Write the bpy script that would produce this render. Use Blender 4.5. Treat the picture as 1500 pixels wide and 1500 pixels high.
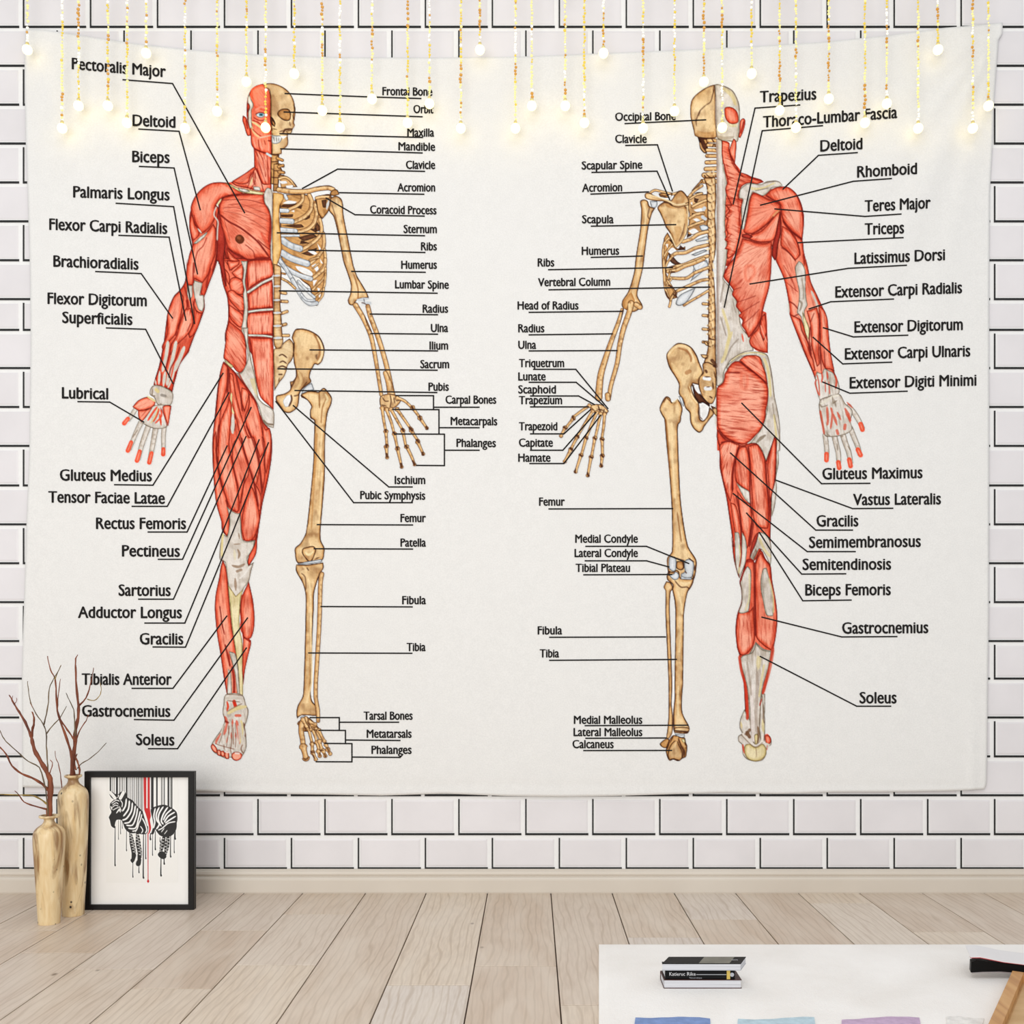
import bpy, math, random
import numpy as np
from mathutils import Vector
for o in list(bpy.data.objects): bpy.data.objects.remove(o)
sc = bpy.context.scene; COL = sc.collection
# ---- camera: level, frontal to the wall; the horizon sits at y = 954 of 1500 and the vanishing point at x = 778
CAMH, DW, FPX = .705, 3., 1500.
cam = bpy.data.cameras.new('camera'); cam.sensor_width = 36; cam.lens = 36*FPX/1500
cam.shift_x = -28/1500; cam.shift_y = 204/1500; cam.clip_start = .05
co = bpy.data.objects.new('camera', cam); COL.objects.link(co)
co.location = (0, -DW, CAMH); co.rotation_euler = (math.radians(90), 0, 0); sc.camera = co
# ---- light: soft daylight from the room around, plus two unseen area lights added to lift wall and floor
w = bpy.data.worlds.new('room_daylight'); sc.world = w; w.use_nodes = True
w.node_tree.nodes['Background'].inputs[0].default_value = (.93, .96, 1., 1); w.node_tree.nodes['Background'].inputs[1].default_value = .74
def area(name, loc, target, size, power, col):
    l = bpy.data.lights.new(name, 'AREA'); l.shape = 'RECTANGLE'; l.size, l.size_y = size; l.energy = power; l.color = col
    o = bpy.data.objects.new(name, l); COL.objects.link(o); o.location = loc
    o.rotation_euler = (Vector(target)-Vector(loc)).to_track_quat('-Z', 'Y').to_euler()
area('key_area_left', (-1.3, -4.7, 1.15), (-.1, 0, .55), (2.8, 1.9), 80, (1., .985, .955))  # added unseen source at the front left, evens out the wall
area('fill_area_above', (.0, -3.3, 3.4), (.0, -1.0, 0), (3.0, 1.6), 34, (1., .975, .94))  # added unseen fill from above, brightens rug and floor
sc.view_settings.view_transform = 'Standard'; sc.view_settings.look = 'None'
sc.view_settings.exposure = .08; sc.view_settings.gamma = 1; sc.view_settings.use_curve_mapping = False
KA = .86                                    # share of a photographed tone that is the surface's own albedo
# ---------------------------------------------------------------- helpers
def lin(c):
    c = np.asarray(c, float); return np.where(c <= .04045, c/12.92, ((c+.055)/1.055)**2.4)
def rgb(r, g, b): return tuple((lin(np.array([r, g, b])/255.)*KA).tolist())+(1,)
def W(px, py, y=0.):
    d = DW+y; return ((px-778)/FPX*d, y, CAMH-(py-954)/FPX*d)
def floorpt(px, py, h=0.):
    d = (CAMH-h)*FPX/(py-954); return ((px-778)/FPX*d, d-DW, h)
class N:
    def __init__(s, name, rough=.6, **k):
        s.m = bpy.data.materials.new(name); s.m.use_nodes = True; s.t = s.m.node_tree; s.b = s.t.nodes['Principled BSDF']
        s.b.inputs['Roughness'].default_value = rough
        for q, v in k.items(): s.b.inputs[q.replace('_', ' ')].default_value = v
    def n(s, kind, ins=None, **props):
        x = s.t.nodes.new('ShaderNode'+kind)
        for q, v in props.items(): setattr(x, q, v)
        for q, v in (ins or {}).items():
            if isinstance(v, bpy.types.NodeSocket): s.t.links.new(v, x.inputs[q])
            else: x.inputs[q].default_value = v
        return x
    def ramp(s, fac, stops):
        x = s.n('ValToRGB', {'Fac': fac}); e = x.color_ramp.elements
        while len(e) < len(stops): e.new(.5)
        for q, (p, c) in zip(e, stops): q.position = p; q.color = c
        return x.outputs['Color']
    def mix(s, f, a, b, mode='MIX'):
        x = s.n('Mix', data_type='RGBA', blend_type=mode)
        for i, v in ((0, f), (6, a), (7, b)):
            if isinstance(v, bpy.types.NodeSocket): s.t.links.new(v, x.inputs[i])
            else: x.inputs[i].default_value = v
        return x.outputs[2]
    def col(s, v):
        if isinstance(v, bpy.types.NodeSocket): s.t.links.new(v, s.b.inputs['Base Color'])
        else: s.b.inputs['Base Color'].default_value = v
        return s
    def bump(s, h, st=.2, d=.002):
        x = s.n('Bump', {'Height': h, 'Strength': st, 'Distance': d}); s.t.links.new(x.outputs[0], s.b.inputs['Normal']); return s
    def noise(s, scale, vec=None, detail=3, dist=0):
        i = {'Scale': scale, 'Detail': detail, 'Distortion': dist}
        i['Vector'] = vec if vec is not None else s.n('TexCoord').outputs['Object']
        return s.n('TexNoise', i).outputs['Fac']
    def scaled(s, sx, sy, sz, src='Object'):
        return s.n('Mapping', {'Vector': s.n('TexCoord').outputs[src], 'Scale': (sx, sy, sz)}).outputs[0]
def flat(name, c, rough=.6, var=.04, sc_=20, **k):
    q = N(name, rough, **k); a = tuple(x*(1-var) for x in c[:3])+(1,); b = tuple(min(1, x*(1+var)) for x in c[:3])+(1,)
    return q.col(q.ramp(q.noise(sc_), [(.3, a), (.7, b)])).m
def mesh(name, verts, faces, mats, parent=None, mi=None, smooth=False, loc=(0, 0, 0), link=True):
    me = bpy.data.meshes.new(name); me.from_pydata([tuple(map(float, v)) for v in verts], [], [tuple(map(int, f)) for f in faces])
    for m in (mats if isinstance(mats, (list, tuple)) else [mats]): me.materials.append(m)
    if mi is not None: me.polygons.foreach_set('material_index', mi)
    if smooth: me.polygons.foreach_set('use_smooth', [True]*len(me.polygons))
    o = bpy.data.objects.new(name, me); COL.objects.link(o); o.location = loc
    if parent: o.parent = parent
    me.update(); return o
class G:
    """collects shapes into one mesh"""
    def __init__(s): s.v = []; s.f = []; s.mi = []
    def add(s, v, f, m=0):
        b = len(s.v); s.v += [tuple(p) for p in v]; s.f += [tuple(i+b for i in q) for q in f]; s.mi += [m]*len(f)
    def box(s, a, b, m=0, bev=0):
        (x0, y0, z0), (x1, y1, z1) = a, b
        if not bev:
            s.add([(x0,y0,z0),(x1,y0,z0),(x1,y1,z0),(x0,y1,z0),(x0,y0,z1),(x1,y0,z1),(x1,y1,z1),(x0,y1,z1)],
                  [(3,2,1,0),(4,5,6,7),(0,1,5,4),(1,2,6,5),(2,3,7,6),(3,0,4,7)], m); return
        e = bev; R = []
        for z, i in ((z0, e), (z0+e, 0), (z1-e, 0), (z1, e)):
            for (x, y) in ((x0+i+e*.6, y0+i), (x1-i-e*.6, y0+i), (x1-i, y0+i+e*.6), (x1-i, y1-i-e*.6), (x1-i-e*.6, y1-i), (x0+i+e*.6, y1-i), (x0+i, y1-i-e*.6), (x0+i, y0+i+e*.6)): R.append((x, y, z))
        F_ = [tuple(range(7, -1, -1)), tuple(range(24, 32))]
        for k in range(3):
            for j in range(8): F_.append((8*k+j, 8*k+(j+1) % 8, 8*k+8+(j+1) % 8, 8*k+8+j))
        s.add(R, F_, m)
    def lathe(s, prof, n=40, c=(0, 0, 0), m=0, cap=True):
        v = []; f = []
        for r, z in prof:
            for k in range(n): a = 2*math.pi*k/n; v.append((c[0]+r*math.cos(a), c[1]+r*math.sin(a), c[2]+z))
        for i in range(len(prof)-1):
            for k in range(n): f.append((i*n+k, i*n+(k+1) % n, (i+1)*n+(k+1) % n, (i+1)*n+k))
        if cap: f.append(tuple(range(n-1, -1, -1))); f.append(tuple((len(prof)-1)*n+k for k in range(n)))
        s.add(v, f, m)
    def tube(s, P, R, n=7, m=0):
        P = [Vector(p) for p in P]; v = []; f = []; up = Vector((.13, 1, .21))
        for i, p in enumerate(P):
            t = (P[min(i+1, len(P)-1)]-P[max(i-1, 0)]).normalized(); a = t.cross(up).normalized(); b = t.cross(a)
            for k in range(n):
                q = 2*math.pi*k/n; v.append(p+(a*math.cos(q)+b*math.sin(q))*R[i])
        for i in range(len(P)-1):
            for k in range(n): f.append((i*n+k, i*n+(k+1) % n, (i+1)*n+(k+1) % n, (i+1)*n+k))
        f.append(tuple(range(n-1, -1, -1))); f.append(tuple((len(P)-1)*n+k for k in range(n)))
        s.add(v, f, m)
    def build(s, name, mats, parent=None, smooth=False, loc=(0, 0, 0)):
        return mesh(name, s.v, s.f, mats, parent, s.mi, smooth, loc)
def tag(o, label, cat, group=None):
    o['label'] = label; o['category'] = cat
    if group: o['group'] = group
    return o
def structure(o): o['kind'] = 'structure'; return o
def thing(name, label, cat, loc=(0, 0, 0), rz=0, group=None):
    o = bpy.data.objects.new(name, None); COL.objects.link(o); o.location = loc; o.rotation_euler = (0, 0, rz); o.empty_display_size = .05
    return tag(o, label, cat, group)
# ---------------------------------------------------------------- print painter
import numpy as np
CROPS = {'A':(340,110,9.375),'B':(260,240,9.375),'C':(300,380,12.5),'D':(210,380,11.538),'E':(170,500,7.5),
 'F':(290,480,9.377),'G':(290,620,9.377),'H':(290,760,9.377),'I':(290,900,6.815),'J':(390,240,9.375),
 'K':(390,380,9.375),'L':(390,460,9.375),'M':(510,420,5.553),'N':(420,560,10.71),'O':(420,780,10.71),
 'Q':(420,1000,12.5),'R':(1000,110,9.375),'S':(920,260,10.714),'T':(960,380,10.71),'U':(960,490,10.),
 'V':(820,420,5.357),'W':(960,570,5.),'X':(960,800,15.),'Y':(960,1000,12.5),'Z':(1040,240,9.375),
 'a':(1040,380,7.143),'b':(1040,500,9.373),'c':(1150,500,7.5),'d':(1040,640,9.375),'e':(1040,780,8.333),
 'f':(1060,940,7.89),'z':(110,1120,6.816),'.':(0,0,1.)}
class Canvas:
    def __init__(s, x0, y0, x1, y1, ss, bg):
        s.x0, s.y0, s.ss = x0, y0, ss
        s.w, s.h = int((x1-x0)*ss), int((y1-y0)*ss)
        s.rgb = np.empty((s.h, s.w, 3), np.float32); s.rgb[:] = np.array(bg, np.float32)
        s.a = np.zeros((s.h, s.w), np.float32)
    def window(s, xa, ya, xb, yb):
        i0 = max(0, int((xa-s.x0)*s.ss)); i1 = min(s.w, int((xb-s.x0)*s.ss)+2)
        j0 = max(0, int((ya-s.y0)*s.ss)); j1 = min(s.h, int((yb-s.y0)*s.ss)+2)
        if i1 <= i0 or j1 <= j0: return None
        X, Y = np.meshgrid((np.arange(i0, i1)+.5)/s.ss+s.x0, (np.arange(j0, j1)+.5)/s.ss+s.y0)
        return (slice(j0, j1), slice(i0, i1)), X.astype(np.float32), Y.astype(np.float32)
    def put(s, sl, col, al):
        a = al[..., None]
        s.rgb[sl] = s.rgb[sl]*(1-a)+col*a
        s.a[sl] = s.a[sl]+(1-s.a[sl])*al
CV = None
def pts(crop, txt):
    x0, y0, k = CROPS[crop]; v = []
    for q in txt.split():
        if ':' in q:
            c, q = q.split(':'); x0, y0, k = CROPS[c]
        a, b = q.split(','); v.append((x0+float(a)/k, y0+float(b)/k))
    return np.array(v)
def spline(P, closed, n=4):
    m = len(P)
    if m < 3: return P
    T = np.zeros_like(P)
    for i in range(m):
        if not closed and i in (0, m-1): continue
        u, w = P[i]-P[i-1], P[(i+1) % m]-P[i]
        lu, lw = np.hypot(*u), np.hypot(*w)
        if lu < 1e-6 or lw < 1e-6: continue
        c = float(u@w)/(lu*lw)
        d = u/lu+w/lw; ld = np.hypot(*d)
        if c > .15 and ld > 1e-6: T[i] = d/ld*min(lu, lw)
    out = []
    for i in range(m if closed else m-1):
        p, q, a, b = P[i], P[(i+1) % m], T[i], T[(i+1) % m]
        for k in range(n):
            t = k/n; t2 = t*t; t3 = t2*t
            out.append((2*t3-3*t2+1)*p+(t3-2*t2+t)*a+(3*t2-2*t3)*q+(t3-t2)*b)
    if not closed: out.append(P[-1])
    return np.array(out)
def _hash(i, j):
    n = (i.astype(np.int64)*374761393+j.astype(np.int64)*668265263) & 0x7fffffff
    n = ((n ^ (n >> 13))*1274126177) & 0x7fffffff
    return ((n ^ (n >> 16)) & 0xffff)/65535.
def vnoise(u, v):
    iu, iv = np.floor(u), np.floor(v); fu, fv = u-iu, v-iv
    fu = fu*fu*(3-2*fu); fv = fv*fv*(3-2*fv)
    a, b = _hash(iu, iv), _hash(iu+1, iv); c, d = _hash(iu, iv+1), _hash(iu+1, iv+1)
    return (a*(1-fu)+b*fu)*(1-fv)+(c*(1-fu)+d*fu)*fv
def ss(a, b, x):
    t = np.clip((x-a)/(b-a), 0, 1); return t*t*(3-2*t)
def mix(a, b, t):
    t = t[..., None]; return a*(1-t)+b*t
C_ = lambda *c: np.array(c, np.float32)/255.
PAL = dict(s=(C_(230,176,98), C_(246,206,140), C_(150,90,40)), h=(C_(221,184,134), C_(241,214,170), C_(122,72,36)),
           m=(C_(238,100,68), C_(255,172,144), C_(156,36,20)),
           n=(C_(224,78,50), C_(246,124,94), C_(132,28,16)),
           d=(C_(160,40,28), C_(190,60,44), C_(110,24,18)),
           t=(C_(214,203,190), C_(233,225,216), C_(146,128,108)),
           y=(C_(226,208,152), C_(240,226,184), C_(170,145,90)),
           b=(C_(219,170,112), C_(243,211,160), C_(98,52,22)),
           k=(C_(196,140,80), C_(222,170,108), C_(84,44,20)),
           w=(C_(206,209,211), C_(232,234,236), C_(128,132,138)),
           x=(C_(239,237,234), C_(239,237,234), C_(239,237,234)),
           e=(C_(72,36,20), C_(96,52,30), C_(46,22,14)))
def sdist(P, X, Y):
    inside = np.zeros(X.shape, bool); D = np.full(X.shape, 1e9, np.float32)
    Q = np.roll(P, -1, 0)
    for (ax, ay), (bx, by) in zip(P, Q):
        dx, dy = bx-ax, by-ay; l2 = dx*dx+dy*dy
        if l2 < 1e-9: continue
        t = np.clip(((X-ax)*dx+(Y-ay)*dy)/l2, 0, 1)
        D = np.minimum(D, (X-ax-t*dx)**2+(Y-ay-t*dy)**2)
        if ay != by:
            c = ((ay > Y) != (by > Y)) & (X < (bx-ax)*(Y-ay)/(by-ay)+ax)
            inside ^= c
    D = np.sqrt(D); return np.where(inside, D, -D)
# filled shape: pal = palette, f = fibre angle (deg, 0 = horizontal) or (cx,cy) in crop units for a fan,
# hw = width of the dark edge (px), fa = fibre strength, al = opacity, sm = smooth outline
def F(crop, txt, pal='m', f=90, hw=3.5, fa=.5, al=1, sm=1, out=1., hl=.7, fs=1., soft=.8):
    P = pts(crop, txt)
    if sm: P = spline(P, True)
    (xa, ya), (xb, yb) = P.min(0)-1, P.max(0)+1
    W = CV.window(xa, ya, xb, yb)
    if W is None: return
    sl, X, Y = W; D = sdist(P, X, Y)
    base, hi, dk = PAL[pal]
    alpha = np.clip(D/soft+.5, 0, 1)*al
    if not out and al < 1: alpha = al*ss(0, max(hw, 2), D)
    if pal in 'bkhsw': fa = fa*.35
    t = ss(0, hw, D)
    if isinstance(f, str):
        x0, y0, k = CROPS[crop]; cx, cy = [float(q) for q in f.split(',')]; cx, cy = x0+cx/k, y0+cy/k
        r = np.hypot(X-cx, Y-cy); th = np.arctan2(Y-cy, X-cx); rm = max(8, float(np.median(r)))
        u, v = r*.09*fs, th*rm*.62*fs
    else:
        a = np.radians(f); u = (X*np.cos(a)+Y*np.sin(a))*.07*fs; v = (-X*np.sin(a)+Y*np.cos(a))*.55*fs
    n = vnoise(u+7.3, v+3.1)*.65+vnoise(u*2+1.7, v*1.9)*.35
    nb = vnoise(X*.05+4, Y*.05+9)
    col = mix(np.broadcast_to(dk, X.shape+(3,)), base, .12+.88*t if out else t*0+1)
    col = mix(col, hi, np.clip(ss(hw*.6, hw*2.3, D)*hl*(.5+1.*nb), 0, 1))
    mx = float(D.max())
    if mx > hw*1.5: col = mix(col, hi, ss(hw, max(mx*.95, hw+1), D)*.55*hl*(.4+.8*nb))
    dn = (n-.5)*2*fa
    n3 = (vnoise(u*1.4+9, v*3+5)-.5)*2*fa*.5
    col = mix(col, hi, np.clip(dn*1.2+n3, 0, 1)*.9*t)
    col = mix(col, dk, np.clip(-dn*1.2-n3, 0, 1)*.75)
    col = mix(col, dk, np.clip(.42-nb, 0, 1)*.55)
    if pal in 'bkhst': col = mix(col, dk, np.clip(vnoise(X*.16+1, Y*.12+6)-.5, 0, 1)*.7); col = mix(col, hi, np.clip(vnoise(X*.2+31, Y*.14+16)-.5, 0, 1)*1.1)
    nz = .3+1.2*vnoise(X*.3+3, Y*.3+8)
    if out: col = mix(col, dk*.6, np.clip(np.clip(1.15-np.abs(D-.4)/out, 0, 1)*nz*(.8 if pal in 'bkh' else .6), 0, 1))
    CV.put(sl, col, alpha)
# stroke with width w (px, or (start,end)); shade=True gives a rounded, outlined bone / tendon
def S(crop, txt, w, col='e', al=1., shade=False, sm=1, soft=1.1, hx=-.25, ow=.9, fl=0):
    P = pts(crop, txt)
    if sm: P = spline(P, False)
    w0, w1 = (w if isinstance(w, tuple) else (w, w)); m = max(w0, w1)/2+1.5
    (xa, ya), (xb, yb) = P.min(0)-m, P.max(0)+m
    W = CV.window(xa, ya, xb, yb)
    if W is None: return
    sl, X, Y = W; n = len(P)-1; L = float(np.hypot(*(P[1:]-P[:-1]).T).sum())
    best = np.full(X.shape, 1e9, np.float32); sd = np.zeros(X.shape, np.float32); wd = np.ones(X.shape, np.float32)
    for i in range(n):
        (ax, ay), (bx, by) = P[i], P[i+1]; dx, dy = bx-ax, by-ay; l2 = dx*dx+dy*dy
        if l2 < 1e-9: continue
        t = np.clip(((X-ax)*dx+(Y-ay)*dy)/l2, 0, 1)
        d = np.hypot(X-ax-t*dx, Y-ay-t*dy); q = (i+t)/n; r = (w0+(w1-w0)*q)/2
        em = np.minimum(q, 1-q)*L
        if not shade and L > 2.5*max(w0, w1): r = r*(.4+.6*np.clip(em/(1.5*max(w0, w1)), 0, 1))
        if fl: r = r*(1+fl*np.exp(-em/1.6)-.12)
        side = np.sign(dx*(Y-ay)-dy*(X-ax)); e = d-r
        k = e < best
        best = np.where(k, e, best); sd = np.where(k, side*d/np.maximum(r, .1), sd); wd = np.where(k, r, wd)
    alpha = np.clip(-best/soft+.5, 0, 1)*al
    if isinstance(col, str): base, hi, dk = PAL[col]
    else: base = hi = dk = np.array(col, np.float32)/255.
    if shade:
        # light falls on the printed bone from one side: sd is the lateral position
        c = mix(np.broadcast_to(base, X.shape+(3,)), hi, np.clip(1-np.abs(sd-hx)*1.7, 0, 1)*.9)
        c = mix(c, dk, ss(.45, 1.05, np.abs(sd))*.45)
        nz = .45+.9*vnoise(X*.45+3, Y*.45+8); c = mix(c, dk*.6, np.clip(np.clip((best+ow*1.15)/ow, 0, 1)*nz, 0, 1)); c = mix(c, dk, np.clip(vnoise(X*.3, Y*.3)-.55, 0, 1)*.9)
    else: c = np.broadcast_to(base, X.shape+(3,))
    if not shade and base[0] < .78: alpha = alpha*np.clip(CV.a[sl]*1.6-.3, 0, 1)
    CV.put(sl, c, alpha)
def BO(crop, txt, w, pal='b', **k): S(crop, txt, w, pal, shade=True, **k)
DK = (150,32,20); DR = (122,26,18); BR = (70,34,16); LT = (250,170,145); TN = (222,212,198)

def box(a, r):
    p = np.pad(a, ((r, r), (r, r), (0, 0)), mode='edge'); c = np.cumsum(p, 0)
    c = np.concatenate([np.zeros_like(c[:1]), c]); q = (c[2*r+1:]-c[:-2*r-1])/(2*r+1)
    c = np.cumsum(q, 1); c = np.concatenate([np.zeros_like(c[:, :1]), c], 1)
    return (c[:, 2*r+1:]-c[:, :-2*r-1])/(2*r+1)
def finish(c, grain=1.):
    # halve the canvas; crisp, slightly grainy ink like a photographed print
    f = lambda m: m.reshape(c.h//2, 2, c.w//2, 2, -1).mean((1, 3))
    rgb, a = f(c.rgb), f(c.a[..., None])[..., 0]
    bl = box(box(rgb, 1), 2); rgb = rgb+(rgb-bl)*.35
    j, i = np.mgrid[0:rgb.shape[0], 0:rgb.shape[1]]
    g = (_hash(i, j)+_hash(i//2+99, j//2+7)-1.)[..., None]*.03+(vnoise(i*.13, j*.13)-.5)[..., None]*.05
    rgb = np.clip(rgb+g*grain*np.clip(a, 0, 1)[..., None], 0, 1)
    return rgb, a
# ---------------------------------------------------------------- front view, muscle half
def figure_front_muscle():
    # neck and trapezius
    F('B','730,250 1290,250 1290,480 700,470 640,280','m',f=80,hw=2,out=0)
    F('F','690,150 760,400 800,700 850,1000 1030,1130 960,1100 820,1010 740,700 700,440','t',hw=1,out=0)
    F('H','560,1060 620,1040 600,1300 575,1500 I:470,250 455,300 430,100','n',hw=2,out=0)
    F('B','1060,0 1050,50 980,110 850,200 735,250 800,300 960,335 1060,360 1180,390 1290,390 1290,0','m',f=70,hw=3)
    F('A','295,1000 300,1100 305,1250 340,1330 420,1500 530,1500 540,1090 450,1065','m',f=75,hw=3)
    F('A','0,1455 180,1345 300,1260 330,1280 250,1400 220,1480 100,1500','m',f=150,hw=2.5)
    for q,w in (('300,1010 350,1100 400,1300 470,1500',1.6),('370,1060 430,1180 460,1400',1.3),('480,1100 490,1300 500,1490',1.3),
                ('330,1300 380,1400 420,1490',1.6),('300,1330 290,1400 300,1500',1.2),('260,1330 240,1420 215,1490',1.)): S('A',q,w,DK,.75)
    for q in ('345,1120 400,1260 450,1450','440,1150 455,1350','515,1150 515,1400'): S('A',q,2,LT,.6)
    # face
    F('A','430,118 330,145 262,200 215,300 200,420 200,560 215,640 240,720 255,840 262,950 300,1010 370,1045 450,1072 545,1090 545,900 540,700 530,560 528,300 505,210 440,150','m',f=90,hw=3,fa=.35,hl=.35)
    F('A','262,200 300,165 420,130 500,215 520,300 515,480 460,500 380,470 300,440 285,380 262,300','m',f=60,hw=2,out=0,fa=.2,hl=.5)
    F('A','148,555 190,580 215,640 248,730 255,825 215,835 190,790 165,700 140,620','m',hw=3,fa=.1)
    S('A','190,620 200,680 215,740',2.2,DK,.8)
    F('A','235,250 262,330 295,400 285,450 268,480 268,560 270,650 275,725 240,735 222,640 222,500 240,440 215,380 212,320','t',hw=1.6,fa=.2)
    F('A','205,380 235,400 240,450 215,520 203,480','n',hw=2)
    S('A','270,640 340,680 390,720',3,'y',.9); S('A','280,620 360,650 400,690',1.2,DK,.9)
    S('A','300,580 340,610 400,625 460,610',1.8,DK,.7); S('A','320,480 400,440 480,470',3,LT,.5)
    F('A','325,545 360,520 420,520 460,545 420,580 360,580','w',hw=1,fa=0)
    S('A','385,545 410,545',4,(70,130,150)); S('A','396,543 402,547',1.8,(20,20,25))
    S('A','320,540 370,512 440,520',1.3,DR,.8)
    for q,w,c in (('270,700 300,790 370,850',3,'y'),('380,860 430,850 540,825',2.2,TN),('280,740 340,800 400,840',1.4,DK),
                  ('290,850 300,920 330,1000',3,LT),('380,900 400,980 420,1030',3,LT),('480,860 500,960 500,1040',2,LT),('360,880 370,980 390,1040',1.6,DK),
                  ('440,890 460,960',1.4,DK),('500,900 540,905',2.2,DR),('300,1010 370,1045 450,1070',1.6,DR)): S('A',q,w,c,.65)
    # torso base
    F('B','560,560 600,480 700,430 900,400 1180,410 1290,440 1290,1500 C:1250,500 1255,1500 F:1035,90 1035,400 800,420 600,200 380,200 C:370,1500 370,1350 430,1100 410,700 330,450 270,60 B:560,1380 560,1200 560,900','d',f=90,hw=2,fa=.3)
    F('C','350,-20 800,-20 720,700 720,1500 F:640,100 375,100 C:370,1350 425,1100 410,700 330,450 280,100','n',f=60,hw=3,fa=.4)
    # arm: upper arm base, biceps, brachialis
    F('B','200,600 160,800 180,1000 200,1120 160,1250 135,1400 D:740,60 720,250 690,400 600,530 520,610 440,780 400,950 380,1100 350,1350 E:525,0 470,270 430,400 410,480 560,520 620,560 640,470 660,400 700,260 800,120 D:790,1500 880,1260 960,1060 1040,820 1030,640 1060,570 1120,400 1190,220 1240,70 B:580,1200 590,900 560,600 400,500','n',f=100,hw=3.4,fa=.4)
    F('B','560,620 600,760 640,900 660,1100 640,1300 C:400,480 380,500 320,300 250,50 B:540,1330 510,1400 540,1150 530,950 540,750','d',f=90,hw=2,fa=.5)
    F('B','190,680 165,800 170,930 215,1060 300,980 290,900 240,820 210,720','m',f=85,hw=3)
    # deltoid
    F('B','560,250 460,265 370,310 290,380 220,480 180,600 195,700 240,830 290,910 330,965 420,900 500,790 530,700 520,600 550,540 600,480 700,440 860,420 900,390 800,340 720,270 650,255','m',f='330,960',hw=4,fa=.35,hl=.6)
    S('B','600,290 680,350 720,400 660,380',5,LT,.5); S('B','320,620 360,680 380,800',5,LT,.45)
    S('B','225,700 250,800 300,900',1.4,DK,.8); S('B','280,890 330,950',2.4,TN)
    S('B','620,480 700,445 860,425',1.6,DR,.8)
    # pectoralis
    F('B','620,475 700,440 900,420 1180,410 1200,530 1250,620 1280,720 1275,900 1260,1060 1290,1200 1270,1290 1170,1290 1080,1300 1050,1320 960,1320 860,1260 760,1210 690,1150 640,980 600,850 580,720 570,600','m',f='480,600',hw=4,fa=.45,hl=.6)
    for q,w,a in (('590,700 700,790 850,870 1000,980 1120,1090 1260,1280',2.6,.8),('620,500 800,490 1000,500 1210,560',1.1,.6),('620,610 800,600 1050,690 1260,800',1.,.5),
                  ('700,560 900,560 1240,700',.9,.4),('640,650 850,690 1100,820 1270,950',1.,.4),('680,1150 780,1230 950,1310 1100,1310 1260,1290',1.8,.8),('930,1110 1040,1200 1060,1290',1.3,.6),
                  ('1100,1040 1190,1120 1270,1180',1.6,.7),('640,760 680,900 720,1050',1.,.4)): S('B',q,w,DR,a)
    for q in ('1150,950 1200,1040 1260,1100',): S('B',q,5,(214,60,36),.5)
    S('B','850,1030 860,1040',12.5,(110,50,25)); S('B','840,1015 850,1020',5,(150,80,45),.8)
    F('B','1190,400 1230,330 1290,350 1310,450 1310,1450 1280,1300 1275,1150 1290,950 1285,750 1250,620 1195,530','t',f=90,hw=1.5,fa=.3)
    F('B','640,262 730,285 830,330 960,350 1180,395 1170,425 960,405 850,380 770,335','y',hw=1.3,fa=.2)
    F('B','830,325 950,350 1000,385 900,390 840,355','t',hw=1.2); F('B','1040,310 1130,320 1140,370 1050,360','t',hw=1.2)
    for q in ('960,330 1000,230 1050,100','1060,300 1070,120','1180,370 1130,180 1090,60','1000,350 1050,280'): S('B',q,1.4,DR,.7)
    S('B','1000,300 1030,190',3,'y',.7)
    S('B','545,570 600,485',2.2,'y'); S('B','535,590 500,700 555,790 550,900 545,1050',2.,'t',.9)
    # biceps and arm
    F('B','420,910 490,820 530,900 530,1100 520,1250 D:1150,100 1100,260 1000,400 870,330 840,440 740,420 720,250 740,0 B:135,1380 160,1250 220,1100','m',f=100,hw=3.5,fa=.35,hl=.8)
    F('B','220,1090 300,1010 400,935 410,950 370,1010 260,1100','t',hw=1.4)
    S('B','400,1010 350,1130 280,1200 240,1350 230,1500',1.5,DK,.7); S('B','530,1050 540,1250 480,1480',3,DR,.7)
    # serratus and obliques
    for q in ('670,1150 760,1260 860,1330 720,1330','640,1320 740,1330 850,1360 740,1470','650,1180 690,1300 720,1330 660,1290'): F('B',q,'m',f=30,hw=2.2)
    F('C','400,20 640,30 620,100 450,210','m',f=-30,hw=2.5); F('C','490,240 640,110 700,60 700,360 640,370 540,310','m',f=-30,hw=2.5)
    F('C','350,150 430,240 460,330 450,480 400,400','m',f=65,hw=2); F('C','460,370 560,320 700,400 710,640 640,650 470,560','m',f=-35,hw=3)
    F('C','420,590 520,560 600,630 710,700 720,930 640,950 480,790 430,700','m',f=40,hw=3); F('C','440,820 560,900 700,1020 700,1200 640,1250 480,1110 440,1000','m',f=45,hw=3)
    # rectus abdominis blocks
    F('C','790,40 900,10 1220,0 1250,290 1050,380 860,500 790,560 770,300','m',f=90,hw=3,fa=.7,hl=.9)
    F('C','800,650 900,560 1050,460 1240,390 1250,870 1050,900 810,910','m',f=90,hw=3,fa=.7,hl=.9)
    F('C','800,1000 1000,970 1240,950 1260,1050 1240,1370 900,1400 800,1380 770,1200','m',f=90,hw=3,fa=.7,hl=.9)
    F('F','700,130 900,140 1010,150 1038,260 1038,1130 960,1060 860,960 810,800 760,500','m',f=85,hw=3.4,fa=.7,hl=.9)
    S('C','790,600 900,530 1050,430 1250,340',4,'t',1,1); S('C','800,960 1000,930 1240,915',3.6,'t',1,1); S('F','700,105 900,110 1010,125',3.4,'t',1,1)
    F('C','660,30 780,30 770,150 750,300 740,420 770,600 790,800 790,1000 770,1200 800,1500 F:690,200 730,440 700,440 650,180 C:670,1300 700,1100 720,900 700,640 720,560 690,400 710,200','t',hw=1.6,fa=.3)
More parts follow.
